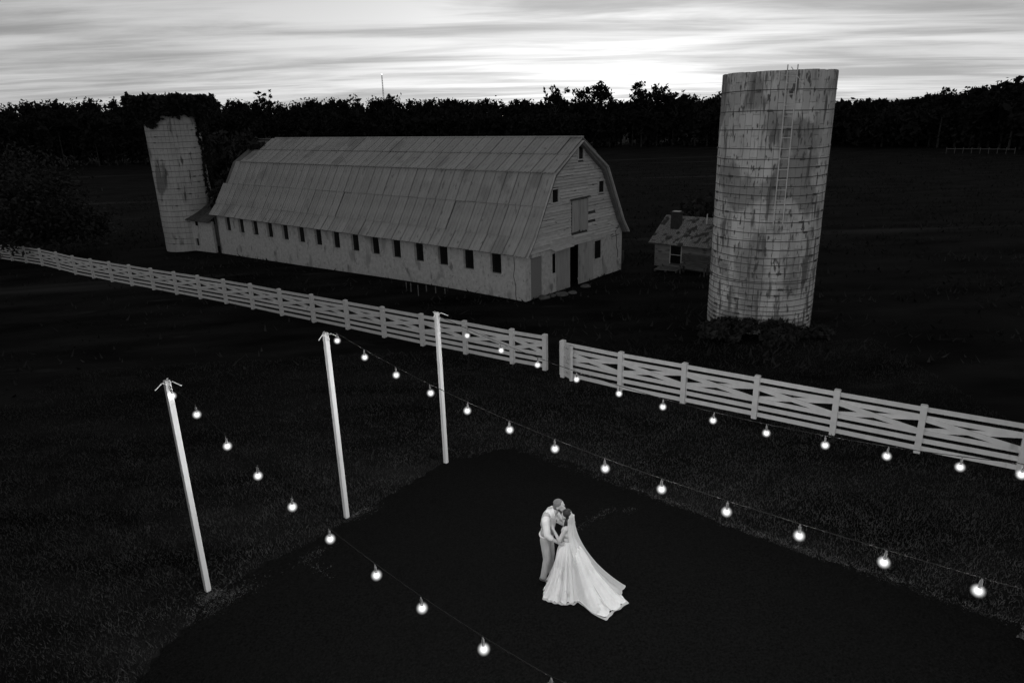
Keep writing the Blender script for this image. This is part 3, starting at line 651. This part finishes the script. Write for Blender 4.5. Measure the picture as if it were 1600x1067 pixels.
# far wood: one mass, plus the trees that stand out above it
sky_px = [(-250, 150), (0, 154), (120, 151), (200, 153), (330, 151), (400, 154), (440, 152), (490, 150), (540, 152), (600, 149), (640, 153), (720, 152), (840, 155), (920, 150), (975, 152), (1060, 147), (1130, 143), (1200, 150), (1300, 158), (1330, 156), (1390, 153), (1440, 147), (1480, 139), (1530, 132), (1570, 124), (1600, 119), (1850, 112)]
sx_, sy_ = zip(*sky_px); cs, rs = [], []
rw = np.random.default_rng(77)
for rowk, (dd, sink) in enumerate(((0, .74), (7, .88), (15, 1.0), (26, 1.0))):
    for px in np.arange(-240, 1850, 17):
        px = px + rw.uniform(-8, 8); D = np.interp(px, [-200, 300, 800, 1200, 1600, 1850], [250, 230, 182, 172, 160, 160]) + dd + rw.uniform(-3, 3)
        top = at(px, np.interp(px, sx_, sy_), D); g0 = gz(top.x, top.y); hh = (top.z - g0) * sink * rw.uniform(.90, 1.0); w_ = rw.uniform(3.2, 5.6)
        cs.append((top.x, top.y, g0 + hh * .78)); rs.append((w_ * .6, w_ * .6, hh * .22)); cs.append((top.x + rw.normal() * 1.5, top.y, g0 + hh * .42)); rs.append((w_ * .75, w_ * .75, hh * .42))
        for _ in range(3):
            a = rw.random() * 6.28; cs.append((top.x + math.cos(a) * w_ * .5, top.y + math.sin(a) * w_ * .5, g0 + hh * rw.uniform(.5, .9))); rs.append((w_ * .36, w_ * .36, hh * .13))
Vf, Ff = leaf_cloud(cs, rs, 230000, .42, .6, seed=78); cs2 = [c for c in cs]; rs2 = [(r_[0] * .8, r_[1] * .8, r_[2] * .8) for r_ in rs]; V3, F3 = leaf_cloud(cs2, rs2, 60000, 1.0, .05, seed=79)
wood = stuff(tag(link('far_wood', fast_mesh('far_wood', np.concatenate([Vf, V3]), np.concatenate([Ff, F3 + len(Vf)]), M['farleaf'])), 'dark far-off wood along the horizon behind the fields', 'wood'))
tk = MB()
for k in range(0, len(cs), 5):
    x_, y_, z_ = cs[k]; tk.tube([(x_, y_, gz(x_, y_) - .3), (x_, y_, z_)], [.22, .12], 5)
to_ = tk.build('trunk', M['bark'], wood)
stand = [(411, 139, 395, 428, 41, 420, 'sparse nearly leafless tree poking above the far wood beyond the barn roof', .055), (868, 132, 846, 893, 42, 620, 'loose feathery tree above the far wood behind the barn gable', .07),
         (932, 129, 906, 964, 43, 1250, 'broad two-humped tree with sky gaps above the far wood', .10), (1014, 127, 986, 1046, 44, 1150, 'bushy tree with thin twigs on top above the far wood', .09), (1058, 138, 1044, 1074, 45, 420, 'small ragged tree between the bushy tree and the stave silo on the skyline', .10),
         (556, 144, 545, 568, 46, 160, 'spindly treetop above the wood near the far mast', .06), (612, 144, 600, 626, 48, 200, 'thin treetop just under the far mast', .06), (1492, 136, 1470, 1515, 47, 620, 'rounded treetop on the rising wood beyond the stave silo', .10), (1345, 150, 1325, 1362, 49, 300, 'ragged treetop low on the rising wood beyond the stave silo', .09)]
for px, pt, xa, xb, sd, n_, lab, cr_ in stand:
    D = np.interp(px, [-200, 300, 800, 1200, 1600], [250, 230, 182, 172, 160]) + 4; q = at(px, pt, D); g0 = gz(q.x, q.y); w_ = (xb - xa) / 1120 * D * 1.04
    tree('skyline_tree', lab, (q.x, q.y, g0), (q.z - g0) * 1.02, w_ * 1.1, n_, .42, sd, 'farleaf', .55, 'trees standing above the far wood', cr_, .3)
# far lattice mast
q = at(599, 150, 520); mt = thing('radio_mast', 'thin lattice radio mast with a small beacon far behind the wood', 'mast', (q.x, q.y, 0)); top = at(599, 117, 520).z
for k in range(3):
    a = k * 2.094; MB().tube([(math.cos(a) * .9, math.sin(a) * .9, -2), (math.cos(a) * .25, math.sin(a) * .25, top)], .1, 4).build('mast_leg', M['steel'], mt)
lt = MB()
for i in range(24):
    z0_, z1_ = top * i / 24, top * (i + 1) / 24; r0_, r1_ = .9 - .65 * i / 24, .9 - .65 * (i + 1) / 24
    for k in range(3):
        a, b = k * 2.094, (k + 1) * 2.094; lt.tube([(math.cos(a) * r0_, math.sin(a) * r0_, z0_), (math.cos(b) * r1_, math.sin(b) * r1_, z1_)], .05, 4)
stuff(lt.build('lattice', M['steel'], mt)); MB().tube([(0, 0, top - .3), (0, 0, top + .6)], .3, 6).build('beacon', M['beacon'], mt)
# pale far rail fence at the edge of the right-hand field
ff = thing('field_fence', 'thin pale rail fence at the far edge of the field before the wood', 'fence', (0, 0, 0))
p0, p1 = G(1478, 240), G(1585, 241)
for i in range(9):
    q = p0.lerp(p1, i / 8); MB().box(q.x - .03, q.x + .03, q.y - .03, q.y + .03, gz(q.x, q.y) - .3, gz(q.x, q.y) + 1.1).build('post', M['stake'], ff)
    if i < 8:
        q2 = p0.lerp(p1, (i + 1) / 8)
        for z_ in (.8,): MB().bar((q.x, q.y, gz(q.x, q.y) + z_), (q2.x, q2.y, gz(q2.x, q2.y) + z_), .05, .10).build('rail', M['stake'], ff)

# small stakes in front of the barn, a plank rail and stones by its far corner
stk = [(635.5, 455, 442), (642.5, 456, 444), (654, 462, 447), (666.5, 456, 447), (681, 458, 450), (695.5, 459, 452)]
for i, (px, yb, yt) in enumerate(stk):
    q = G(px, yb); top = q.z + (yb - yt) / 1067 * 36
    s_ = MB().box(-.022, .022, -.022, .022, -.2, top - q.z + .02); s_.quadbox([(-.022, -.022, top - q.z + .02), (.022, -.022, top - q.z + .02), (.022, .022, top - q.z + .02), (-.022, .022, top - q.z + .02), (-.003, -.003, top - q.z + .08), (.003, -.003, top - q.z + .08), (.003, .003, top - q.z + .08), (-.003, .003, top - q.z + .08)])
    tag(s_.build('garden_stake', M['stake'], None, q, (0, 0, random.random())), 'thin pale stake upright in the grass along the barn eave wall', 'stake', 'stakes along the barn wall')
rl = thing('plank_rail', 'dark low plank rail standing by the far corner of the barn gable', 'rail', G(946, 420), barn.rotation_euler.z)
for y_ in (0, 1.9): MB().box(-.05, .05, y_ - .05, y_ + .05, -.2, .75).build('post', M['darkwood'], rl)
MB().box(-.075, -.052, -.1, 2.05, .5, .68).build('board', M['darkwood'], rl); MB().box(-.075, -.052, -.1, 2.05, .18, .32).build('board', M['darkwood'], rl)
for i, (px, py, s_) in enumerate(((850, 466, .30), (862, 463, .22), (878, 461, .34), (893, 458, .25), (915, 448, .28))):
    q = G(px, py); b = bmesh.new(); bmesh.ops.create_icosphere(b, subdivisions=2, radius=s_)
    for v in b.verts: v.co *= 1 + .25 * math.sin(v.co.x * 9 + i) * math.cos(v.co.y * 8 + v.co.z * 5); v.co.z *= .4
    me = bpy.data.meshes.new('stone'); b.to_mesh(me); b.free(); me.materials.append(M['stone'])
    tag(link('stone', me, None, (q.x, q.y, q.z + .02), (0, 0, i)), 'flat grey stone lying in the grass below the barn gable doors', 'stone', 'stones at the barn gable')

# ------------------------------------------------------------------ white paddock fence
FH = 1.28
RAILS = [1.205, .995, .575, .355, .13]
def fence(name, label, pts, end_double):
    t = thing(name, label, 'fence', pts[0])
    o = pts[0]; pm = MB().box(-.075, .075, -.075, .075, -.35, FH + .02); pm.quadbox([(-.085, -.085, FH + .02), (.085, -.085, FH + .02), (.085, .085, FH + .02), (-.085, .085, FH + .02), (-.06, -.06, FH + .05), (.06, -.06, FH + .05), (.06, .06, FH + .05), (-.06, .06, FH + .05)]); pme = pm.mesh('post', M['fence'])
    for i, p in enumerate(pts):
        d = (pts[min(i + 1, len(pts) - 1)] - pts[max(i - 1, 0)]); link('post', pme, t, p - o, (0, 0, math.atan2(d.y, d.x) + random.gauss(0, .03)))
    for p, q in zip(pts, pts[1:]):
        d = (q - p); n_ = Vector((d.y, -d.x, 0)).normalized()
        if n_.y > 0: n_ = -n_
        for z_ in RAILS:
            j = random.gauss(0, .008); MB().bar(p - o + Vector((0, 0, z_ + j)), q - o + Vector((0, 0, z_ + random.gauss(0, .008))), .028, .125).build('rail', M['fence'], t)
        MB().bar(p - o + n_ * .032 + Vector((0, 0, .965)), q - o + n_ * .032 + Vector((0, 0, .615)), .026, .13).build('brace', M['fence'], t)
        MB().bar(p - o - n_ * .032 + Vector((0, 0, .615)), q - o - n_ * .032 + Vector((0, 0, .965)), .026, .13).build('brace', M['fence'], t)
    return t
lp = [(852, 578), (801, 568), (728, 553), (661, 540), (601, 527), (544, 514.5), (491, 503.5), (441, 493), (396, 483), (354, 474.5), (314, 467), (277, 460), (241, 453), (207, 446.5), (176, 440.5), (147, 435), (119, 429), (93, 422), (67, 415.5), (42, 411), (20, 408), (0, 405.5), (-22, 403), (-45, 400)]
fence('board_fence', 'white crossbuck board fence running from the gap back past the barn', [G(*p) for p in lp], True)
rp = [G(969, 610), G(1067, 630), G(1178, 653), G(1300, 678.5), G(1432, 706.5), G(1592, 738)]; dR = (rp[-1] - rp[0]).normalized()
rp = [Vector((1.72, 21.86, 0))] + rp + [rp[-1] + dR * 2.15, rp[-1] + dR * 4.3]
fence('board_fence', 'white crossbuck board fence leading away from the open gate past the stave silo', rp, False)
gt = thing('garden_gate', 'narrow white slatted gate standing open in the fence gap', 'gate', (1.66, 21.99, 0)); gd = Vector((1.95, 21.38, 0)) - Vector((1.66, 21.99, 0)); gl = gd.length; gd.normalize()
for s_ in (.0, gl): MB().bar(gd * s_ + Vector((0, 0, .04)), gd * s_ + Vector((0, 0, 1.26)), .09, .07, gd).build('stile', M['fence'], gt)
for z_ in (1.19, 1.02, .85, .68, .51, .34, .15): MB().bar(gd * .03 + Vector((0, 0, z_)), gd * (gl - .03) + Vector((0, 0, z_)), .03, .13).build('slat', M['fence'], gt)
nn = Vector((gd.y, -gd.x, 0)) * .032
MB().bar(gd * .05 + nn + Vector((0, 0, .2)), gd * (gl - .05) + nn + Vector((0, 0, 1.12)), .02, .1).build('brace', M['fence'], gt)

# ------------------------------------------------------------------ posts and strings of lights over the pad
POLES = [G(325, 922), G(542, 808), G(697, 723)]
obs = [[(.96, 3.92), (1.87, 3.69), (2.72, 3.42), (3.60, 3.21), (4.49, 3.02), (5.47, 2.94), (6.33, 2.79), (7.35, 2.75), (8.30, 2.84)],
       [(.39, 4.30), (1.25, 4.08), (2.17, 3.92), (3.10, 3.81), (4.01, 3.70), (4.97, 3.62), (5.90, 3.56), (6.83, 3.50), (7.76, 3.51), (8.71, 3.50), (9.64, 3.51), (10.58, 3.57), (11.48, 3.62)],
       [(1.0, 3.67), (2.05, 3.50), (3.09, 3.37), (4.12, 3.30), (5.15, 3.21), (6.12, 3.20), (7.13, 3.20), (8.10, 3.21), (9.06, 3.27), (9.96, 3.38), (10.91, 3.48), (11.62, 3.62)]]
heights = [4.32, 4.36, 4.05]
plabel = ['tall white post at the end of the string hanging lowest over the pad', 'tall white post in the middle of the three at the pad edge', 'tall white post at the pad corner next to the gap in the fence']
slabel = ['string of lit bulbs crossing the pad in front of the couple', 'string of lit bulbs running from the middle post over the far pad edge', 'string of lit bulbs running above the grass strip beside the white fence']
DROP = .17; d3 = Vector((dS[0], dS[1], 0)); SPAN = 13.2
bm_ = bmesh.new(); bmesh.ops.create_uvsphere(bm_, u_segments=12, v_segments=8, radius=.012)
for v in bm_.verts:
    if v.co.z > 0: v.co.z *= 1.25
bulb_me = bpy.data.meshes.new('filament'); bm_.to_mesh(bulb_me); bm_.free(); bulb_me.materials.append(M['bulb']); bulb_me.polygons.foreach_set('use_smooth', [True] * len(bulb_me.polygons))
bm_ = bmesh.new(); bmesh.ops.create_uvsphere(bm_, u_segments=20, v_segments=14, radius=.085)  # sphere that holds the added glow, not a glass part of the lamp
bulb_glow_me = bpy.data.meshes.new('bulb_glow'); bm_.to_mesh(bulb_glow_me); bm_.free(); bulb_glow_me.materials.append(M['bulb_glow']); bulb_glow_me.polygons.foreach_set('use_smooth', [True] * len(bulb_glow_me.polygons))
sock_me = MB().tube([(0, 0, .035), (0, 0, .04), (0, 0, .12), (0, 0, .135), (0, 0, DROP)], [.014, .018, .018, .012, .008], 8).mesh('socket', M['socket'], True)
bulb_light = bpy.data.lights.new('bulb_light', 'POINT'); bulb_light.energy = 42; bulb_light.shadow_soft_size = .022
def post_thing(loc, h, label, rz):
    t = thing('string_light_post', label, 'post', loc, rz)
    MB().box(-.048, .048, -.048, .048, -.3, h).build('shaft', M['pole'], t, bevel=.006)
    MB().quadbox([(-.05, -.05, h), (.05, -.05, h), (.05, .05, h), (-.05, .05, h), (-.04, -.04, h + .02), (.04, -.04, h + .02), (.04, .04, h + .02), (-.04, .04, h + .02)]).build('cap', M['pole'], t)
    for a in (.4, 2.7, -1.1): MB().tube([(0, 0, h - .05), (math.cos(a) * .12, math.sin(a) * .12, h + .01), (math.cos(a) * .3, math.sin(a) * .3, h - .05)], .009, 5).build('cable_tie', M['ladder'], t)
    MB().tube([(.045, 0, h - .12), (.11, 0, h - .12), (.12, 0, h - .08)], .01, 5).build('hook', M['ladder'], t)
rz_p = math.atan2(dS[1], dS[0])
for k, (b, o_) in enumerate(zip(POLES, obs)):
    post_thing(b, heights[k] - b.z + 0, plabel[k], rz_p)
    fb = b + d3 * SPAN; fb.z = 0
    s_, z_ = np.array(o_).T; co = np.polyfit(s_, z_ + DROP, 3 if k else 2)
    cz = lambda s: float(np.polyval(co, s))
    ztop_far = 4.1
    def cable_z(s):
        z = cz(s)
        if s < s_[0]: z = heights[k] - .06 + (cz(s_[0]) - heights[k] + .06) * s / s_[0]
        if s > s_[-1]:
            t = (s - s_[-1]) / (SPAN - s_[-1]); z = cz(s_[-1]) * (1 - t) + ztop_far * t - .25 * t * (1 - t)
        return z
    st = thing('string_lights', slabel[k], 'string lights', (b.x, b.y, 0), 0, None)
    MB().tube([d3 * s + Vector((0, 0, cable_z(s))) for s in np.linspace(.06, SPAN, 80)], .0065, 5).build('cable', M['cable'], st)
    ss = list(s_) ; step = (s_[-1] - s_[0]) / (len(s_) - 1)
    if k == 0: ss = [.11] + ss
    while ss[-1] + step < SPAN - .2: ss.append(ss[-1] + step)
    for s in ss:
        so_ = link('socket', sock_me, st, d3 * s + Vector((0, 0, cable_z(s) - DROP)), (random.gauss(0, .05), random.gauss(0, .05), random.random() * 6)); link('filament', bulb_me, so_); link('bulb_glow', bulb_glow_me, so_); link('bulb_light', bulb_light, so_)
    post_thing(fb, ztop_far + .08, 'tall white post across the asphalt pad from the fence side row', rz_p) if k == 0 else post_thing(fb, ztop_far + .08, ['', 'tall white post at the far end of the middle bulb string', 'tall white post at the far end of the bulb string by the fence'][k], rz_p)

# ------------------------------------------------------------------ bride and groom
def cap_prim(mb_, a, b, r0, r1, n=12):
    a = Vector(a); b = Vector(b); d = b - a; L_ = d.length
    if L_ < 1e-6: d = Vector((0, 0, 1)); L_ = 1e-6
    d.normalize(); pts, rad = [], []
    for k in range(5): th_ = math.pi / 2 * (1 - k / 5.0); pts.append(a - d * r0 * math.sin(th_)); rad.append(max(.001, r0 * math.cos(th_)))
    pts.append(a); rad.append(r0); pts.append(b); rad.append(r1)
    for k in range(1, 6): th_ = math.pi / 2 * k / 5.0; pts.append(b + d * r1 * math.sin(th_)); rad.append(max(.001, r1 * math.cos(th_)))
    mb_.tube(pts, rad, n)
def ell_prim(mb_, c, r, rot=None, n=14):
    c = Vector(c); Q = Matrix.Rotation(rot, 3, 'Y') if rot else Matrix.Identity(3); b0 = len(mb_.v)
    pts = []
    for i in range(n + 1):
        th_ = math.pi * i / n
        for k in range(n):
            ph = 2 * math.pi * k / n; v = Q @ Vector((r[0] * max(math.sin(th_), .01) * math.cos(ph), r[1] * max(math.sin(th_), .01) * math.sin(ph), r[2] * math.cos(th_))); mb_.v.append(tuple(c + v))
    for i in range(n):
        for k in range(n): mb_.f.append((b0 + i * n + k, b0 + i * n + (k + 1) % n, b0 + (i + 1) * n + (k + 1) % n, b0 + (i + 1) * n + k))
    mb_.f.append(tuple(b0 + k for k in range(n))); mb_.f.append(tuple(b0 + n * n + k for k in reversed(range(n))))
def blend(name, prims, voxel, mat, parent, it=4, fac=.5):
    mb_ = MB()
    for p in prims:
        if p[0] == 'c': cap_prim(mb_, *p[1:])
        else: ell_prim(mb_, *p[1:])
    o = mb_.build(name, mat); rm = o.modifiers.new('r', 'REMESH'); rm.mode = 'VOXEL'; rm.voxel_size = voxel
    sm = o.modifiers.new('s', 'SMOOTH'); sm.iterations = it; sm.factor = fac
    dg = bpy.context.evaluated_depsgraph_get(); me = bpy.data.meshes.new_from_object(o.evaluated_get(dg)); me.name = name
    me.materials.clear(); me.materials.append(mat); me.polygons.foreach_set('use_smooth', [True] * len(me.polygons))
    old = o.data; bpy.data.objects.remove(o); bpy.data.meshes.remove(old)
    return link(name, me, parent)
def hand(wr, d, nrm, side):
    """palm and five bent fingers; d along the hand, nrm out of the palm's back, side towards the thumb"""
    wr = Vector(wr); d = Vector(d).normalized(); side = Vector(side); side = (side - d * side.dot(d)).normalized(); nr = d.cross(side).normalized()
    if nr.dot(Vector(nrm)) < 0: nr = -nr
    P_ = [('c', wr, wr + d * .07, .026, .03), ('c', wr + side * .018, wr + d * .08 + side * .026, .018, .016), ('c', wr - side * .018, wr + d * .075 - side * .026, .018, .015)]
    for k, L_ in enumerate((.072, .08, .074, .058)):
        b = wr + d * .085 + side * (.03 - .02 * k); m1 = b + d * L_ * .5 - nr * .008; e = m1 + d * L_ * .42 - nr * .022; P_ += [('c', b, m1, .0095, .009), ('c', m1, e, .009, .0075)]
    b = wr + d * .02 + side * .03; m1 = b + d * .035 + side * .03 - nr * .006; P_ += [('c', b, m1, .012, .0105), ('c', m1, m1 + d * .035 + side * .008 - nr * .008, .0105, .008)]
    return P_
br_p = G(886, 803, 1.50); gr_p = G(872.5, 791, 1.66)
face = math.atan2(br_p.y - gr_p.y, br_p.x - gr_p.x)
# groom: local +x is where he faces
FG = R(-22); gp_ = G(855, 903, 0.0); gx = Vector((gp_.x, gp_.y, .012))
gm = thing('person', 'bearded groom in grey vest, white shirt and light trousers holding the bride', 'person', gx, FG)
HC = Vector((.255, .0, 1.63))
body = [('c', (.10, 0, 1.40), (.19, 0, 1.53), .062, .056), ('e', HC + Vector((-.01, 0, .03)), (.098, .077, .108), .45), ('e', HC + Vector((.045, 0, -.055)), (.062, .058, .075), .45),
        ('c', HC + Vector((.098, 0, -.0)), HC + Vector((.112, 0, -.04)), .013, .017), ('e', HC + Vector((-.015, .078, -.01)), (.018, .01, .03)), ('e', HC + Vector((-.015, -.078, -.01)), (.018, .01, .03)),
        ('c', HC + Vector((.07, -.035, .028)), HC + Vector((.07, .035, .028)), .022, .022), ('c', HC + Vector((.1, -.018, -.075)), HC + Vector((.1, .018, -.075)), .012, .012),
        ('c', (.06, -.16, 1.37), (.115, -.285, 1.13), .045, .042), ('c', (.115, -.285, 1.13), (.36, -.22, .985), .041, .03), ('c', (.06, .16, 1.37), (.2, .27, 1.15), .045, .042), ('c', (.2, .27, 1.15), (.40, .14, 1.10), .04, .03), ('c', (.06, -.16, 1.37), (.06, .16, 1.37), .05, .05)]
body += hand((.37, -.216, .98), (.85, .35, -.25), (0, -1, .3), (.2, .1, 1)); body += hand((.41, .135, 1.10), (.8, -.5, .1), (0, 1, 0), (0, 0, 1))
bd = blend('body', body, .0075, M['skin'], gm, 2)
blend('hair', [('e', HC + Vector((-.022, 0, .052)), (.1, .082, .1), .45), ('e', HC + Vector((-.06, 0, -.005)), (.06, .072, .075), .45)], .009, M['shorthair'], gm, 3)
blend('beard', [('e', HC + Vector((.062, 0, -.085)), (.06, .06, .055), .45), ('c', HC + Vector((.01, -.07, -.035)), HC + Vector((.06, -.05, -.09)), .018, .025), ('c', HC + Vector((.01, .07, -.035)), HC + Vector((.06, .05, -.09)), .018, .025)], .009, M['beard'], gm, 3)
shirt = [('e', (.045, 0, 1.30), (.115, .18, .22)), ('e', (.02, 0, 1.08), (.11, .155, .17)), ('c', (.05, -.165, 1.41), (.05, .165, 1.41), .075, .075), ('c', (.10, 0, 1.42), (.145, 0, 1.5), .085, .068),
         ('c', (.055, -.20, 1.40), (.11, -.285, 1.16), .078, .064), ('c', (.11, -.285, 1.16), (.17, -.272, 1.10), .062, .054), ('c', (.055, .20, 1.40), (.19, .268, 1.18), .078, .062), ('c', (.19, .268, 1.18), (.25, .235, 1.155), .06, .052)]
blend('shirt', shirt, .011, M['shirt'], gm, 3)
vest = [('e', (.04, 0, 1.27), (.136, .2, .24)), ('e', (.02, 0, 1.06), (.13, .178, .15)), ('c', (.04, -.115, 1.425), (.03, -.115, 1.28), .082, .108), ('c', (.04, .115, 1.425), (.03, .115, 1.28), .082, .108)]
blend('vest', vest, .011, M['vest'], gm, 3)
blend('collar', [('c', (.085, -.06, 1.475), (.17, -.05, 1.46), .018, .016), ('c', (.085, .06, 1.475), (.17, .05, 1.46), .018, .016), ('c', (.085, -.06, 1.475), (.085, .06, 1.475), .018, .018)], .008, M['shirt'], gm, 2)
trs = [('e', (.0, 0, .95), (.125, .168, .14)), ('c', (.0, -.09, .92), (.035, -.105, .5), .102, .073), ('c', (.035, -.105, .5), (-.035, -.11, .1), .073, .062), ('c', (.0, .09, .92), (.05, .10, .5), .102, .073), ('c', (.05, .10, .5), (.02, .105, .1), .073, .062)]
blend('trousers', trs, .012, M['trouser'], gm, 3)
MB().tube([(.0 + .128 * math.cos(a), .172 * math.sin(a), 1.0) for a in np.linspace(0, 6.2832, 29)], .016, 6, False).build('belt', M['shirt'], gm, sm=True)
for y_, x_ in ((-.11, -.035), (.105, .02)):
    blend('shoe', [('c', (x_ - .04, y_, .045), (x_ + .17, y_ * 1.15, .035), .044, .036), ('c', (x_, y_, .06), (x_, y_, .1), .045, .045)], .01, M['shoe'], gm, 2)

# bride: local +x is where she faces
bp_ = G(884, 913, 0.0); FB = FG + math.pi - R(12)
gdir = Vector((math.cos(FG), math.sin(FG), 0)); bloc = gx + gdir * .44 + Vector((-gdir.y, gdir.x, 0)) * -.06; bloc.z = .012
bd_ = thing('person', 'dark haired bride in white gown with long veil and train, embraced on the asphalt', 'person', bloc, FB)
BC = Vector((.035, 0, 1.50))
bb = [('c', (-.02, 0, 1.27), (.01, 0, 1.42), .05, .043), ('e', BC + Vector((0, 0, .02)), (.088, .07, .1), -.3), ('e', BC + Vector((.045, 0, -.045)), (.048, .048, .062), -.3), ('c', BC + Vector((.088, 0, .005)), BC + Vector((.1, 0, -.02)), .01, .013),
      ('c', BC + Vector((.078, -.018, -.055)), BC + Vector((.078, .018, -.055)), .01, .01), ('c', BC + Vector((.06, -.03, .03)), BC + Vector((.06, .03, .03)), .018, .018), ('e', BC + Vector((-.01, .07, 0)), (.014, .008, .026)), ('e', BC + Vector((-.01, -.07, 0)), (.014, .008, .026)),
      ('c', (-.02, -.135, 1.30), (-.02, .135, 1.30), .052, .052), ('e', (-.015, 0, 1.2), (.085, .14, .14)), ('e', (-.01, 0, 1.08), (.08, .118, .12)),
      ('c', (-.02, -.15, 1.30), (.06, -.22, 1.08), .04, .036), ('c', (.06, -.22, 1.08), (.24, -.13, 1.2), .035, .025), ('c', (-.02, .15, 1.30), (.06, .22, 1.08), .04, .036), ('c', (.06, .22, 1.08), (.24, .13, 1.2), .035, .025)]
bb += hand((.245, -.127, 1.205), (.5, .2, .9), (-1, 0, .4), (0, 1, 0)); bb += hand((.245, .127, 1.205), (.5, -.2, .9), (-1, 0, .4), (0, -1, 0))
blend('body', bb, .0075, M['skin2'], bd_, 2)
blend('hair', [('e', BC + Vector((-.022, 0, .045)), (.095, .082, .1), -.3), ('e', BC + Vector((-.06, .0, -.04)), (.06, .078, .12)), ('c', BC + Vector((-.05, .05, -.08)), BC + Vector((-.01, .085, -.27)), .055, .03), ('c', BC + Vector((-.07, -.03, -.1)), BC + Vector((-.07, -.03, -.22)), .05, .03)], .009, M['hair'], bd_, 2)
blend('bodice', [('e', (-.012, 0, 1.16), (.102, .152, .1)), ('e', (.02, 0, 1.2), (.1, .14, .075)), ('e', (-.008, 0, 1.04), (.1, .134, .13))], .01, M['lace'], bd_, 2)
# skirt and train: the hem is laid out on the ground, then lofted up to the waist
hem_px = [(851, 936), (857, 940), (868, 942), (884, 945), (903, 941), (913, 948), (923, 957), (935, 963), (946, 968), (957, 957), (968, 948), (980, 942), (962, 925), (938, 905), (912, 893), (888, 890), (866, 897), (856, 915)]
inv = Matrix.Rotation(-FB, 3, 'Z'); hp = [inv @ (G(x, y, 0.012) - bloc) for x, y in hem_px]
ang = np.array([math.atan2(p.y, p.x) for p in hp]); rad = np.array([math.hypot(p.x, p.y) for p in hp]); od = np.argsort(ang); ang, rad = ang[od], rad[od]
ang = np.concatenate([ang - 2 * math.pi, ang, ang + 2 * math.pi]); rad = np.tile(rad, 3)
NA, NT = 220, 44; V, F_ = [], []
for j in range(NT + 1):
    t = j / NT
    for k in range(NA):
        a = -math.pi + 2 * math.pi * k / NA; rh = np.interp(a, ang, rad); rw_ = 1 / math.sqrt((math.cos(a) / .105) ** 2 + (math.sin(a) / .138) ** 2)
        e = t ** 1.0 * (1 - (.16 - .1 * min(1, max(0, rh - .5))) * math.sin(math.pi * t)) + .10 * math.sin(math.pi * min(1, t * 2.2)) * math.exp(-rh * 1.2)
        fold = (.5 * math.sin(a * 17 + 1.2 * math.sin(a * 3)) + .35 * math.sin(a * 29 + 2 + math.sin(a * 5)) + .25 * math.sin(a * 47 + t * 2)) * .05 * t ** .8 * (.6 + .5 * rh)
        r_ = rw_ + (rh - rw_) * e + fold
        z_ = 1.02 * (1 - t) ** (1.0 + .25 * max(0, rh - .6)) + .012 * t
        z_ += .02 * t * t * (1 + math.sin(a * 17 + 1.2 * math.sin(a * 3))) * .5 + (.018 * (1 + math.sin(a * 31)) if j == NT else 0)
        V.append((r_ * math.cos(a), r_ * math.sin(a), max(z_, .006)))
ii = np.arange((NT + 1) * NA).reshape(NT + 1, NA); nx_ = np.roll(ii, -1, 1)
F_ = np.stack([ii[:-1], ii[1:], nx_[1:], nx_[:-1]], -1).reshape(-1, 4)
skirt = link('skirt', fast_mesh('skirt', V, F_, M['gown'], True), bd_); sd_ = skirt.modifiers.new('thick', 'SOLIDIFY'); sd_.thickness = .006
# lace border lying on the ground round the train
V2, n2 = [], NA
for j in range(3):
    for k in range(NA):
        a = -math.pi + 2 * math.pi * k / NA; rh = np.interp(a, ang, rad) + .028 * .4 * math.sin(a * 17 + 1.2 * math.sin(a * 3)); s_ = (.0, .02, .04 + .02 * math.sin(a * 23) * math.sin(a * 9))[j] * (.5 + .6 * min(1, rh)); V2.append(((rh + s_ - .01) * math.cos(a), (rh + s_ - .01) * math.sin(a), .012 + (.022, .016 + .012 * math.sin(a * 40), .004)[j]))
ii = np.arange(3 * NA).reshape(3, NA); nx_ = np.roll(ii, -1, 1); link('lace_hem', fast_mesh('lace_hem', V2, np.stack([ii[:-1], ii[1:], nx_[1:], nx_[:-1]], -1).reshape(-1, 4), M['veil'], True), skirt)
# veil: from the crown of her head down over the back and along the train
end = inv @ (G(968, 938, 0.0) - bloc); ea = math.atan2(end.y, end.x); er = math.hypot(end.x, end.y)
V, NW, NL = [], 26, 40
for j in range(NL + 1):
    t = j / NL
    for k in range(NW + 1):
        u = k / NW * 2 - 1
        if t < .12:
            q = t / .12; c = BC + Vector((-.075 - .035 * q, 0, .115 - .05 * q)); w_ = .035 + .055 * q; off = Vector((-.02 * (1 - u * u), u * w_, -.05 * u * u - .02 * q)); p = c + off
        else:
            q = (t - .12) / .88; st_ = BC + Vector((-.11, 0, .065)); e_ = q ** 2.2; ln = .105 + (er - .12) * e_; z_ = st_.z * (1 - q) ** 1.12 + .04 * q
            w_ = .10 + .30 * q; aa = ea * min(1, q * 3) + math.pi * (1 - min(1, q * 3)) if ea > 0 else ea * min(1, q * 3) - math.pi * (1 - min(1, q * 3))
            dv = Vector((math.cos(aa), math.sin(aa), 0)); sv = Vector((-dv.y, dv.x, 0)); p = Vector((0, 0, 0)) + dv * ln + sv * (-u) * w_ + Vector((0, 0, z_ - .10 * u * u * (1 - q) + .012 * math.sin(u * 16 + q * 3)))
            p += dv * (-.06 * u * u * (1 - q)) + dv * .015 * math.sin(u * 13)
        V.append(tuple(p))
F_ = [(j * (NW + 1) + k, j * (NW + 1) + k + 1, (j + 1) * (NW + 1) + k + 1, (j + 1) * (NW + 1) + k) for j in range(NL) for k in range(NW)]
link('veil', fast_mesh('veil', V, F_, M['veil'], True), bd_)
